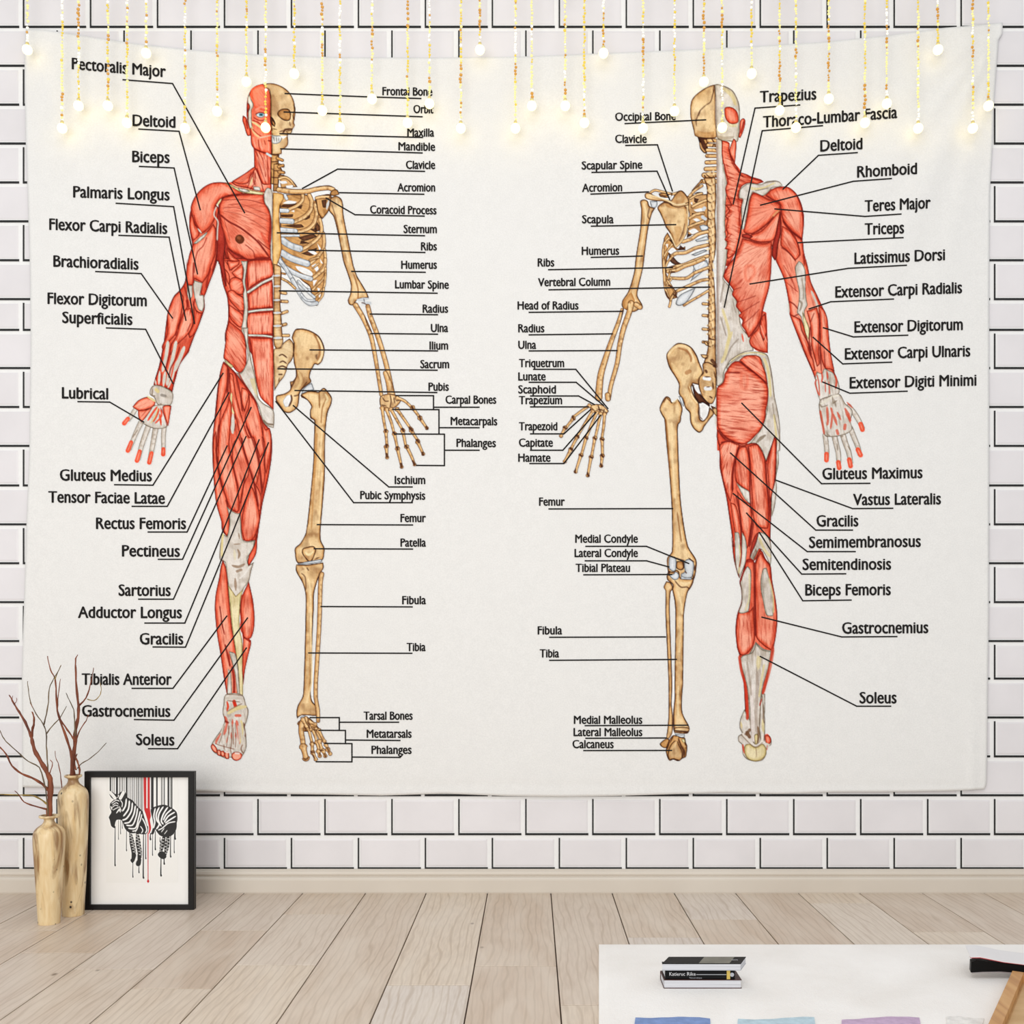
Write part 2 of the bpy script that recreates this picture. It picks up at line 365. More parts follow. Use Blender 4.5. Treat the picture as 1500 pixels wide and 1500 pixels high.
    # external oblique low, groin sheet
    F('F','C:440,1120 560,1220 680,1320 F:650,150 670,440 650,560 580,620 530,600 480,540 400,460 350,420 375,200 C:385,1350','m',f=55,hw=3,fa=.7)
    F('F','610,0 690,0 690,200 730,440 770,600 800,760 830,960 900,1040 1040,1140 1040,1380 930,1340 880,1260 820,1060 640,780 520,610 590,620 680,440 650,180','t',f=60,hw=2.,fa=.3)
    F('F','700,700 780,680 820,860 830,960 770,900','y',out=0,hw=2,fa=.2,al=.7); S('F','900,1270 950,1320 1040,1330',3,(120,100,80),.8)
    # thigh
    F('F','350,460 420,520 520,620 650,790 790,990 850,1180 900,1300 990,1400 G:1015,200 1020,340 1010,500 960,800 890,1100 860,1300 H:840,120 815,300 600,300 400,240 330,160 G:320,1350 250,1100 210,700 195,300 F:210,1400 230,1200 270,800 310,580','n',f=85,hw=4,fa=.5)
    F('F','340,480 410,540 400,800 380,900 320,1100 290,1500 G:260,400 280,600 230,900 200,500 200,200 F:240,1200 280,800 310,600','m',f=95,hw=2.5)
    F('F','430,620 480,640 520,900 560,1060 610,1250 700,1500 G:760,180 830,420 850,560 830,760 800,850 760,820 700,620 640,420 570,150 F:520,1250 480,1100 440,900','m',f=72,hw=2.,hl=.9)
    F('F','600,820 680,860 700,940 640,1160 590,1000','m',f=100,hw=2); F('F','700,900 790,1010 850,1200 900,1500 G:930,350 850,480 760,200 F:720,1500 640,1240 690,1100','m',f=80,hw=2.5)
    
    S('F','420,560 420,700 400,900',3.2,DR,.8); S('F','490,560 530,680 560,820 590,960 610,1150',2.6,DR,.7); S('F','560,620 620,740 760,960 850,1180 890,1320',2,DK,.7)
    S('F','460,900 455,1080 490,1180',2.6,'y'); S('F','480,1190 480,1450',5,'t'); S('F','505,1190 510,1260',2.,DR,.8)
    F('F','360,440 480,520 470,550 440,545 370,470','y',hw=1.2)
    F('G','F:420,930 465,1060 440,1500 G:430,300 500,640 560,900 570,1180 540,1230 450,1180 400,1080 330,850 270,560 280,200 F:300,1300 400,1060','m',f=82,hw=3,hl=1)
    F('G','480,280 560,180 620,320 700,560 700,700 640,830 580,1100 560,1100 540,900 470,560','m',f=75,hw=2.6)
    F('G','F:880,1290 930,1400 G:985,60 1010,200 1000,400 940,700 900,560 920,350 890,180','m',f=95,hw=2.4)
    F('G','760,820 800,850 870,1000 860,1200 830,1200 790,1000','m',f=80,hw=2); F('G','720,850 760,900 820,1100 850,1300 H:830,110 790,230 750,285 690,312 640,300 600,180 G:590,1400 600,1300 640,1100 690,950','m',f=90,hw=3,hl=1)
    F('G','210,200 250,100 260,400 280,600 330,850 400,1050 430,1250 H:430,180 400,240 340,160 G:320,1350 250,1100 210,700','m',f=80,hw=2.6)
    for q,w in (('290,20 260,200 250,450 290,700 330,880',2),('600,200 640,420 720,650 790,900 830,1150',2.6),('660,30 740,200 810,420 860,700 880,900',2.6),
                ('460,450 500,640 560,900',1.6),('380,1050 420,1200 440,1400',1.8),('650,700 620,900 590,1100',2),('880,180 910,400 920,700 880,950',1.8),('850,560 860,800 880,980',1.6)): S('G',q,w,DR,.7)
    S('G','470,0 470,130',5,'t',.9); S('G','520,0 500,110',1.5,DR,.7)
    # knee
    
    F('H','G:390,1140 450,1190 530,1235 580,1240 590,1350 H:600,200 640,310 780,290 760,420 680,540 700,640 770,590 730,720 700,860 630,960 590,1080 560,1500 470,1500 440,1180 410,900 370,600 300,560 300,400 330,200 400,240 430,100 G:430,1280','t',f=90,hw=2.4,fa=.25)
    S('H','345,200 330,360 330,520',3,'y')
    F('H','800,200 815,300 800,480 740,590 700,650 680,600 700,500 770,360','n',hw=2)
    F('H','340,560 380,650 410,850 430,1100 470,1500 I:370,300 390,430 400,560 430,800 290,810 260,650 220,380 190,200 H:230,1250 240,1050 290,800 310,660','m',f=86,hw=3.4)
    F('H','700,860 730,990 760,1130 780,1350 I:565,90 555,170 530,235 490,250 450,220 430,100 H:580,1200 610,1040','m',f=92,hw=3.6,hl=.9)
    F('H','410,900 520,1060 630,960 590,1080 575,1250 570,1500 I:440,250 450,500 450,830 410,830 400,560 380,400 H:470,1500 440,1200','y',hw=1.6,fa=.5)
    for q,w in (('490,350 580,345',1.6),('545,420 570,480 555,540',3.5),('470,640 560,660 640,620',4),('540,720 590,700',4),('510,820 520,980',4),('560,200 570,270',3)): S('H',q,w,(150,122,98),.75)
    S('H','500,430 510,560',5,(236,226,196),.8); S('H','720,640 640,760 570,820',2,(240,234,226),.8); S('H','300,1200 320,1350 340,1500',1.6,DR,.8); S('H','760,620 720,780',1.8,(120,90,70),.8)
    # shin and foot
    F('I','450,230 530,260 500,420 470,560 455,700 440,560','m',f=95,hw=2.4)
    F('I','310,370 370,390 400,520 420,800 390,800 370,600 330,450','t',hw=1.6,fa=.5)
    F('I','300,540 330,580 340,800 290,800','t',hw=1.5,fa=.4)
    for q,w in (('230,60 265,200',1.8),('270,300 300,420 320,520',2.6),('340,520 360,650 360,790',3.6),('460,230 530,280',1.8),('250,560 275,700 280,800',2)): S('I',q,w,DK,.85)
    F('I','275,800 440,800 480,900 505,960 490,1060 470,1120 480,1200 485,1320 460,1390 420,1440 380,1460 330,1430 280,1440 210,1410 150,1370 130,1310 180,1220 230,1150 265,1060 245,980 255,900','t',f=80,hw=2.2,fa=.5)
    S('I','275,840 350,830 430,840',6,'t'); S('I','290,870 300,920 290,960',3,(226,80,50)); S('I','360,870 375,920',5,(214,60,36)); S('I','275,800 350,800 440,810',1.2,(130,100,80),.8); S('I','290,860 420,875',1.2,(130,100,80),.8)
    S('I','300,990 380,940 480,920',6,'y',.9); S('I','260,1010 300,1040 380,1000',3.4,'t'); S('I','290,970 380,920 440,890',1.2,(120,90,70),.7)
    for q,w in (('270,1020 290,1090 260,1200',4),('345,1050 345,1120',3.4),('380,1010 420,1010',4),('385,1060 400,1150 415,1290',4),('330,1180 335,1240',3),('375,1180 378,1240',2.4),('230,1190 190,1260 180,1290',4.5),('290,1220 285,1280',2.4)): S('I',q,w,(222,80,56),.7)
    S('I','430,1060 440,1160 425,1280',4,'y'); S('I','455,1080 470,1160',3,(130,100,75),.7); S('I','260,1060 300,1080',3,DR,.6)
    for q in ('128,1310 150,1290 185,1330 195,1385 160,1375 132,1340','185,1360 215,1350 235,1380 225,1415 195,1405','225,1370 255,1360 270,1390 262,1422 232,1415','265,1385 290,1365 310,1385 312,1440 285,1445 268,1425','335,1400 360,1375 410,1375 440,1400 430,1440 385,1462 345,1445'): F('I',q,'m',hw=1.6,fa=.1,hl=1.2)
    for q in ('282,1375 300,1378','375,1385 410,1388'): S('I',q,2.6,(245,225,215),.9)
    for q,w in (('250,1100 235,1200 190,1290',2.2),('300,1100 290,1200 260,1330',2),('330,1090 320,1200 310,1350',2),('355,1090 355,1200 350,1340',2),('400,1110 410,1220 400,1340',2.4),('420,1080 430,1180 440,1300 400,1370',3.4)): S('I',q,w,'t',.9)
    for q,w in (('265,1110 240,1210 210,1290',1),('315,1110 300,1220 285,1320',1),('340,1100 338,1220 330,1340',1),('372,1080 380,1200 372,1330',1),('460,1090 480,1160 470,1220',2),('250,1000 270,1060',2.4),('460,1390 430,1350 445,1300',1.4),('170,1290 230,1310 300,1330 360,1345',1)): S('I',q,w,(118,70,50),.7)
    for q in ('258,1300 262,1350','320,1320 335,1400','190,1340 200,1380','300,1100 310,1200','350,1130 355,1300'): S('I',q,1.2,(130,80,60),.7)
    # forearm
    F('D','860,350 1000,400 960,600 1020,600 1030,780 1000,880 940,860 890,740 850,560 840,430','t',hw=1.8,fa=.2); F('D','740,440 830,440 830,620 780,700 740,600','t',hw=1.6)
    F('D','520,620 620,530 680,640 660,850 600,1130 540,1280 E:560,30 520,110 500,60 D:400,1250 400,950 450,780','m',f=105,hw=3,hl=1); F('D','700,850 800,820 850,1050 770,1250 E:650,60 600,160 590,60 D:560,1280 600,1130','m',f=105,hw=2.6,hl=1)
    F('D','830,680 900,860 980,900 1010,880 960,1060 880,1250 780,1330 760,1260 850,1050','n',f=105,hw=2.6)
    for q,w in (('690,450 730,600 740,800 690,880 640,1000 580,1140',2),('870,680 850,760',3),('1000,450 980,560 1000,600',2),('1140,150 1090,320 1060,480',2.4),('850,50 840,250 850,400',2),('800,1080 740,1220',1.8),('560,1230 550,1280',3),('740,700 760,800',4)): S('D',q,w,DK,.75)
    for q,w in (('570,0 550,160 510,330',5),('660,0 630,150 590,330 560,480',5),('750,60 700,190 640,330',5.5),('480,330 470,470',3.5),('540,330 520,490',4.5),('700,190 660,240 620,400 570,510',2.6),('430,420 440,480',2)): S('E',q,w,'t')
    for q,w in (('520,30 500,200 450,380',1.6),('610,20 580,170 540,330',2.6),('700,60 660,180 600,300 580,400',2.2),('700,270 640,420',3),('500,350 495,460',1.6),('800,90 720,230',1.8)): S('E',q,w,DK,.8)
    F('E','400,490 500,490 620,560 625,640 600,700 540,720 450,690 420,620 370,580','t',hw=2.4,fa=.4); S('E','440,530 460,550',5,'y'); S('E','500,590 540,600',4,(150,140,130),.8); S('E','400,520 395,600 430,600',2,(120,100,80),.7); S('E','490,690 520,720',2.4,(120,100,80),.7)
    # hand
    for q,w0,w1 in (('230,720 180,800 140,860',7,5.5),('280,880 240,960 200,1050 150,1180',8,6),('360,920 320,1030 280,1150 245,1290',8.5,6.5),('440,930 420,1040 395,1180 370,1310',8.5,6.5),('530,930 520,1030 520,1130 520,1220',7.5,5.5)): BO('E',q,(w0,w1),'t',ow=.7)
    F('E','250,780 430,700 600,700 580,840 560,940 420,960 290,900 250,850','t',hw=1.5,fa=.3)
    for a,b in (('90,900','130,850'),('130,1200','165,1110'),('230,1310','260,1210'),('365,1330','390,1230'),('518,1240','520,1185')): S('E',a+' '+b,(6.8,6),(240,96,66)); S('E',a+' '+b,2,LT,.6)
    F('E','180,720 240,650 340,610 420,640 430,690 390,730 300,760 240,760','m',f=150,hw=2,hl=1); F('E','240,760 330,750 400,730 340,820 280,890 250,850','m',f=130,hw=1.6); S('E','340,605 400,640 430,660',3,'y')
    for q,w in (('450,720 400,790 350,870',3),('470,740 450,800 410,880',3.4),('490,750 500,820 430,900',2.4),('480,800 495,920',3)): S('E',q,w,(232,88,60))
    F('E','510,720 560,700 610,710 590,840 575,930 540,850','m',f=80,hw=1.8); S('E','440,710 360,800 310,880',1.6,'t'); S('E','460,730 430,820 380,900',1.6,'y'); S('E','490,730 530,820 560,930',1.4,DK,.7)
    for q in ('290,960 270,980','380,990 400,1000','470,960 490,990','240,970 180,1060','290,1010 265,1120'): S('E',q,1.5,(140,120,100),.7)
# ---------------------------------------------------------------- front view, skeleton half
def seg(crop, txt, w, pal='b', ow=.8):
    for q in txt.split(' / '): BO(crop, q, w, pal, ow=ow, fl=.5)
def figure_front_bones():
    # neck vertebrae and skull
    F('A','530,1085 650,1090 640,1200 650,1350 640,1500 528,1500','k',hw=2.5,f=0,fa=.5)
    for q in ('620,1140 690,1170','620,1225 700,1250','620,1310 710,1340','630,1380 700,1390'): BO('A',q,4.5,'k',ow=1.)
    for q in ('600,1180 690,1195','600,1270 700,1290','620,1110 690,1090','540,1190 620,1190','540,1290 620,1300','540,1400 620,1410'): S('A',q,1.5,'e',.8)
    F('A','440,118 520,110 600,122 700,165 780,230 840,330 865,440 862,600 850,650 862,690 835,740 800,790 765,830 772,900 765,960 720,1010 685,1030 680,1080 600,1095 542,1090 545,800 530,600 525,300 505,205 440,160','h',f=60,hw=3,fa=.25,hl=.8)
    F('A','840,400 870,450 865,560 845,620 830,560 850,480','k',hw=1.5)
    F('A','640,490 700,460 780,470 810,540 790,620 730,628 660,590 620,535','k',hw=3.2,fa=.2); F('A','690,500 770,490 780,570 720,590','k',hw=2,out=0,al=.7)
    F('A','528,565 560,590 595,660 585,710 545,680 525,640','e',hw=1.5); S('A','560,640 580,690',1.6,'k')
    F('A','545,820 600,830 660,830 690,850 660,920 600,945 550,930','w',hw=1.2,f=90,fa=.8); F('A','660,835 760,835 700,880','x',out=0)
    for q in ('575,840 580,910','605,850 615,920','640,860 640,910','560,840 570,880'): S('A',q,1.2,(110,105,105),.8)
    for q,w in (('700,790 730,750 830,740',3),('660,805 720,800',2),('650,780 700,760',1.5),('790,640 800,700',1),('560,735 620,750',1),('560,1095 640,1100',1.6)): S('A',q,w,'e',.8)
    F('A','740,770 830,750 810,800 760,800','b',hw=1); S('A','600,230 640,330',8,'h',.5); S('A','620,760 560,780',4,(236,208,158),.6)
    S('A','480,1080 530,1110',3.5,'w')
    # cage interior, then ribs
    F('J','180,150 280,170 400,280 430,320 200,330','k',hw=1.5,al=.9); F('J','185,240 270,235 290,265 210,275','x',out=0); F('J','270,300 380,290 360,320 280,325','x',out=0)
    F('J','100,0 170,0 240,130 180,160 170,380 90,380','k',hw=2.4,f=0,fa=.5)
    for q in ('170,40 230,20','170,110 240,120'): BO('J',q,4.5,'k')
    for q in ('90,95 170,95','90,190 170,190','90,280 160,285','170,70 240,75'): S('J',q,1.5,'e',.8)
    F('J','190,420 600,430 700,540 770,800 800,1000 820,1400 K:815,250 780,420 760,520 690,600 620,480 600,380 500,300 350,150 220,60 J:200,1200 190,800','k',hw=2,f=20,fa=.9)
    for q in ('230,560 430,540 330,600 200,590','200,700 370,690 360,730 210,725','210,850 480,830 520,870 430,880','440,1010 640,960 700,1000 520,1060','460,1100 480,1050 600,1090','480,1230 700,1150 640,1260','700,800 760,900 700,930 660,880','600,900 690,880 690,950','510,740 600,690 600,740 530,770','410,600 500,560 480,620'): F('J',q,'e',hw=1.5,fa=.4,al=.85)
    for q in ('225,545 300,505 420,520 390,545 300,550','340,650 385,635 385,665','600,425 650,400 850,400 820,420 740,420 680,450 660,510 630,480','700,1090 760,1180 730,1190','570,1200 640,1190 700,1230 660,1250','700,930 740,920 740,945','740,1300 780,1370 750,1360','620,1400 680,1370 720,1440 700,1500 660,1440'): F('J',q,'x',out=0)
    for q in ('400,90 480,100 600,150 640,200 620,230 500,190 430,140','420,280 520,320 560,400 500,380','640,290 700,280 650,370','200,190 270,190 340,260 300,260 210,240','700,390 740,400 720,470','720,500 750,470 740,540'): F('K',q,'x',out=0)
    for q,w in (('180,205 260,185 330,225 395,300',4),('500,425 495,500 420,575 310,625',5.5),('590,430 625,520 605,640 520,730 370,800',6.5),('665,560 692,680 650,820 560,900 430,935',6),
                ('735,760 762,900 720,1010 600,1110 480,1185',5.5),('785,960 792,1130 725,1255 590,1375',5.5),('800,1180 812,1330 770,1430 700,1500',4.5)): BO('J',q,w,'b',ow=.8)
    for q,w in (('810,0 800,110 740,180 640,255',5.5),('815,120 800,240 720,330 640,415',4),('815,200 800,350 770,420 660,510',3.6),('790,400 770,500 700,590 690,620',3.6),('600,10 720,-30',4),('640,120 720,60',3)): BO('K',q,w,'b',ow=.7)
    for q,w in (('200,640 290,645',6.5),('255,430 280,480',5),('210,780 350,790',8.5),('210,905 400,925',7.5),('210,985 445,985',4),('225,1050 330,1120 460,1165',10),('225,1225 350,1300 560,1370',10)): BO('J',q,w,'w',ow=.8,hx=-.4)
    for q,w in (('180,0 260,110 450,215 610,265',7.5),('150,-30 270,130 350,260 420,360 590,430',6),('360,280 440,430 520,550 600,610 690,600',6.5),('440,300 560,430 660,520',4.5),('480,480 560,560 660,560',4)): BO('K',q,w,'w',ow=.8,hx=-.4)
    F('J','90,390 230,415 240,480 190,580 183,800 200,950 212,1150 190,1280 130,1440 95,1500 82,1200 85,700','s',hw=2.2,f=90,fa=.35)
    # scapula, clavicle, humerus
    F('J','680,460 760,430 880,420 900,500 880,600 840,680 770,760 710,680 690,560','k',hw=3,f=60,fa=.5); F('J','760,500 830,490 820,600 780,600','e',al=.85,hw=2); S('J','860,500 830,620',4,'w',.9); S('J','710,480 730,620 790,720',3,'b',.8)
    BO('J','170,355 350,380 560,378 700,345 860,330 920,355',(8,7),'b',ow=1)
    BO('J','690,470 760,455 850,455',5,'b'); F('J','880,390 930,350 980,360 1005,420 940,440 880,430','k',hw=2)
    S('J','170,160 240,155 340,200 400,290 500,350',1.5,'e',.8); S('J','700,320 800,300 900,310',1.4,'e',.9)
    F('J','885,470 960,440 1030,480 1055,560 1062,700 1120,1000 1200,1400 K:1215,130 1250,230 1310,330 1380,450 1410,530 1300,540 1240,570 1190,630 1140,620 1120,560 1150,480 1160,350 1110,180 J:1060,1350 1030,1200 970,900 920,720 860,640 870,540','b',f=80,hw=2.6,fa=.35,out=1.3,hl=.9)
    S('J','960,480 1000,700 1060,1000 1130,1350',2.6,(246,216,166),.7); S('J','900,560 960,760 1010,1000',1.5,'e',.5); S('K','1200,200 1260,400 1260,540',2,(160,104,56),.8)
    S('K','1250,560 1330,550 1400,540',6,'w'); S('K','1330,600 1420,600',5,'w'); S('K','1340,540 1350,590',1.4,(110,110,115)); S('K','1280,590 1340,600 1400,640',1.2,'e',.8)
    # forearm and hand
    BO('M','60,150 120,250 185,400 225,600 270,880',(8,5.5),'b',ow=.8); BO('M','160,160 180,240 240,400 290,560 330,720 360,870',(7,7.5),'b',ow=.8); BO('M','300,700 330,780 350,875',(6,12),'b',ow=.8)
    S('M','125,180 150,290 190,370',1.6,'e',.8)
    F('M','265,890 330,870 400,885 440,915 400,970 340,1000 275,990 255,940','b',hw=2,fa=.7)
    for q in ('280,900 300,930 330,930','340,880 350,930 340,980','370,900 380,950','270,960 310,970','390,930 430,920','270,1000 340,1000 400,990'): S('M',q,1.5,'e',.75)
    seg('M','400,905 460,930 525,990 / 525,985 580,1060 / 585,1070 640,1150 / 400,1000 450,1070 505,1150 / 515,1170 565,1250 / 567,1265 610,1360 / 350,1000 400,1090 440,1160 / 445,1175 470,1300 / 478,1305 515,1380 540,1445 / 312,1000 350,1100 372,1190 / 377,1200 400,1310 / 402,1320 435,1465 / 277,990 290,1090 305,1170 / 307,1180 315,1290 / 310,1305 317,1388',(5.6,4.2))
    for q in ('520,980 530,1000','580,1055 590,1080','500,1145 520,1170','560,1245 575,1265','440,1155 450,1175','470,1295 480,1310','370,1185 380,1200','400,1305 402,1325','305,1165 306,1180','314,1285 311,1305','605,1350 610,1365','635,1140 645,1155','430,1440 435,1465','525,1420 540,1445','312,1360 317,1385'): S('M',q,3.2,'e',.8)
    # lumbar spine
    F('K','100,60 200,100 200,400 195,600 210,800 220,1000 235,1130 200,1210 150,1240 110,1190 95,1000 100,500','b',hw=2.6,f=0,fa=.6)
    BO('K','215,265 300,310 395,395',3.8,'b'); BO('K','215,190 260,200',3,'k')
    for q in ('205,455 265,465','205,575 285,580','215,740 285,715','215,905 268,890','235,1045 305,1045'): BO('K',q,5,'b',ow=1)
    for y,x in ((225,185),(370,190),(560,190),(735,200),(915,205),(1080,215)): S('K','105,%d %d,%d'%(y,x,y-4),3.4,'w'); S('K','105,%d %d,%d'%(y+25,x,y+20),1.1,'e',.5); S('K','105,%d %d,%d'%(y-25,x,y-28),1,'e',.35)
    S('K','205,150 200,500 215,760 225,1000',2,'e',.6)
    # pelvis
    F('L','105,480 200,460 240,390 320,335 372,400 378,540 350,640 300,700 280,780 240,870 190,930 140,1010 110,1060 105,800','h',hw=2.4,fa=.4,f=20)
    for q,w in (('175,575 220,555 285,600',1.8),('185,665 230,648 280,680',1.8),('160,740 220,715 290,745',2.2),('175,830 215,830',2),('180,880 170,930',1.6),('380,400 380,640',1.8),('180,750 280,760',1.5)): S('L',q,w,'e',.8)
    S('L','180,620 230,605 275,640',2.4,(240,214,160),.8); S('L','160,700 220,685 270,710',2.2,(240,214,160),.8)
    F('L','400,210 470,198 560,212 650,250 730,310 780,400 802,480 790,580 760,660 710,700 670,690 640,740 610,800 600,870 620,930 560,980 490,1040 460,1100 450,1200 430,1280 380,1330 310,1362 240,1340 180,1260 130,1180 140,1120 250,1090 330,1030 325,930 360,920 405,860 402,760 380,680 370,560 375,400 350,320','b',f=100,hw=3,fa=.3,out=1.3)
    F('L','255,1150 300,1112 340,1125 335,1200 300,1270 260,1275 230,1200','x',out=.5,hw=.8)
    S('L','340,1110 350,1180 310,1270',2.5,'e',.8); S('L','560,930 480,1040 440,1110 380,1125',2,'e',.6)
    S('L','650,260 720,400 735,520 700,640',3,(150,92,48),.55); F('L','660,560 720,530 710,620 680,640','e',hw=3,out=0,al=.6); S('L','700,300 765,450 765,570 710,670',3.2,(248,220,170),.85)
    F('L','390,500 440,540 430,590 390,580','k',out=0,al=.5); S('L','400,215 470,203 530,210',2.,'e',.85); S('L','680,270 760,370 795,480',1.8,'e',.8); S('L','410,770 395,900 340,1010',2.4,'e',.7); S('L','440,800 480,920 400,1060',4,(240,208,150),.6)
    F('L','500,1040 560,980 625,945 660,1040 480,1100','w',hw=1.6)
    # femur, knee, shin
    F('N','220,195 330,140 440,140 500,150 580,88 650,150 708,240 700,340 650,460 625,600 608,800 602,1000 598,1500 O:530,0 540,130 592,240 590,330 565,430 440,480 350,465 170,480 130,340 130,245 210,170 300,0 N:395,1500 418,1200 425,900 430,600 370,560 365,440 385,380 320,280 230,235','b',f=90,hw=2.6,fa=.4,out=1.3,hl=.8)
    for q,w,c in (('510,160 515,400',2.4,(150,96,48)),('620,260 560,400 540,640',1.8,(160,104,56)),('560,700 530,1100 500,1500',2.6,(248,220,170)),('600,180 640,260 600,330',3,(240,220,170)),('470,800 450,1200 430,1500',3.4,(196,140,80))): S('N',q,w,c,.7)
    S('N','430,120 500,145 580,85 650,150',2.4,'e',.95); S('N','225,200 320,280 380,370',1.8,'e',.9); S('N','370,450 375,540 430,600',1.6,'e',.8); S('N','705,240 695,350 650,460 620,620',1.4,'e',.7)
    S('.','472,692 467,770',2.6,(248,220,170),.7); S('.','461,692 456,775',2.4,(196,140,80),.6)
    F('O','250,255 330,225 420,215 462,270 440,350 400,440 350,462 280,390 240,320','b',hw=2.4,out=1.3); S('O','290,310 340,350 420,300',3.4,(246,228,176),.8)
    F('O','170,480 300,460 540,420 560,460 400,490 180,500','w',hw=1.2); S('O','180,480 260,470',2,'e',.8); S('O','440,420 510,390',2,'e',.7)
    F('O','150,500 300,505 400,495 570,470 582,550 520,660 470,800 432,950 425,1200 410,1500 Q:445,0 440,200 470,340 560,450 575,600 500,610 400,600 270,600 190,660 175,560 200,420 290,250 310,0 O:290,1500 295,980 250,800 165,650 140,580','b',f=90,hw=2.6,fa=.4,out=1.3,hl=.8)
    S('O','230,620 320,580 260,540',5,(246,216,166),.6); S('O','340,720 370,900 385,1500',2.6,(248,220,170),.8); S('O','230,640 290,700 300,900',1.8,'e',.5); S('O','320,560 340,590',2,'e',.6)
    S('.','455,905 456,1000 449,1030',2.8,(248,220,170),.8)
    BO('.','471.5,841 469.5,852 468.6,880 467.6,915 465,960 462.6,1000 462.5,1022 465.5,1040 466,1056',(7,6),'b',ow=.9)
    S('O','500,690 470,800 460,870',2.4,'e',.8)
    # foot
    F('Q','240,690 300,640 400,640 480,700 560,790 620,880 600,930 520,900 440,900 340,900 250,900','k',hw=2,fa=.6); F('Q','240,640 320,600 400,640 300,680','w',hw=1.4)
    seg('Q','270,770 265,900 290,1040 300,1160 / 305,1190 330,1290 350,1370',(9.5,8.5))
    seg('Q','400,840 430,960 462,1100 / 465,1130 470,1250 / 480,1290 530,1400 / 470,850 530,1000 545,1070 / 555,1100 590,1240 / 580,1260 605,1340 / 540,860 600,1000 620,1060 / 600,1080 640,1210 / 670,1250 705,1340 / 590,880 640,980 690,1070 / 720,1140 750,1210 / 755,1230 795,1300 / 350,660 400,760 440,850 / 420,720 520,760 / 300,680 360,800',(5.5,4.6))
    for q in ('400,620 560,640','340,830 350,900','350,980 370,1080','370,1110 430,1140','500,1110 530,1130','620,1110 700,1110','400,700 420,850','480,860 560,870','440,1270 500,1280','600,1240 680,1240','470,1300 520,1400','600,1290 610,1340','735,1180 790,1300','240,700 200,850 220,1050 220,1200 240,1300','690,1300 710,1350','300,1380 360,1400 400,1350'): S('Q',q,2.4,'e',.65)
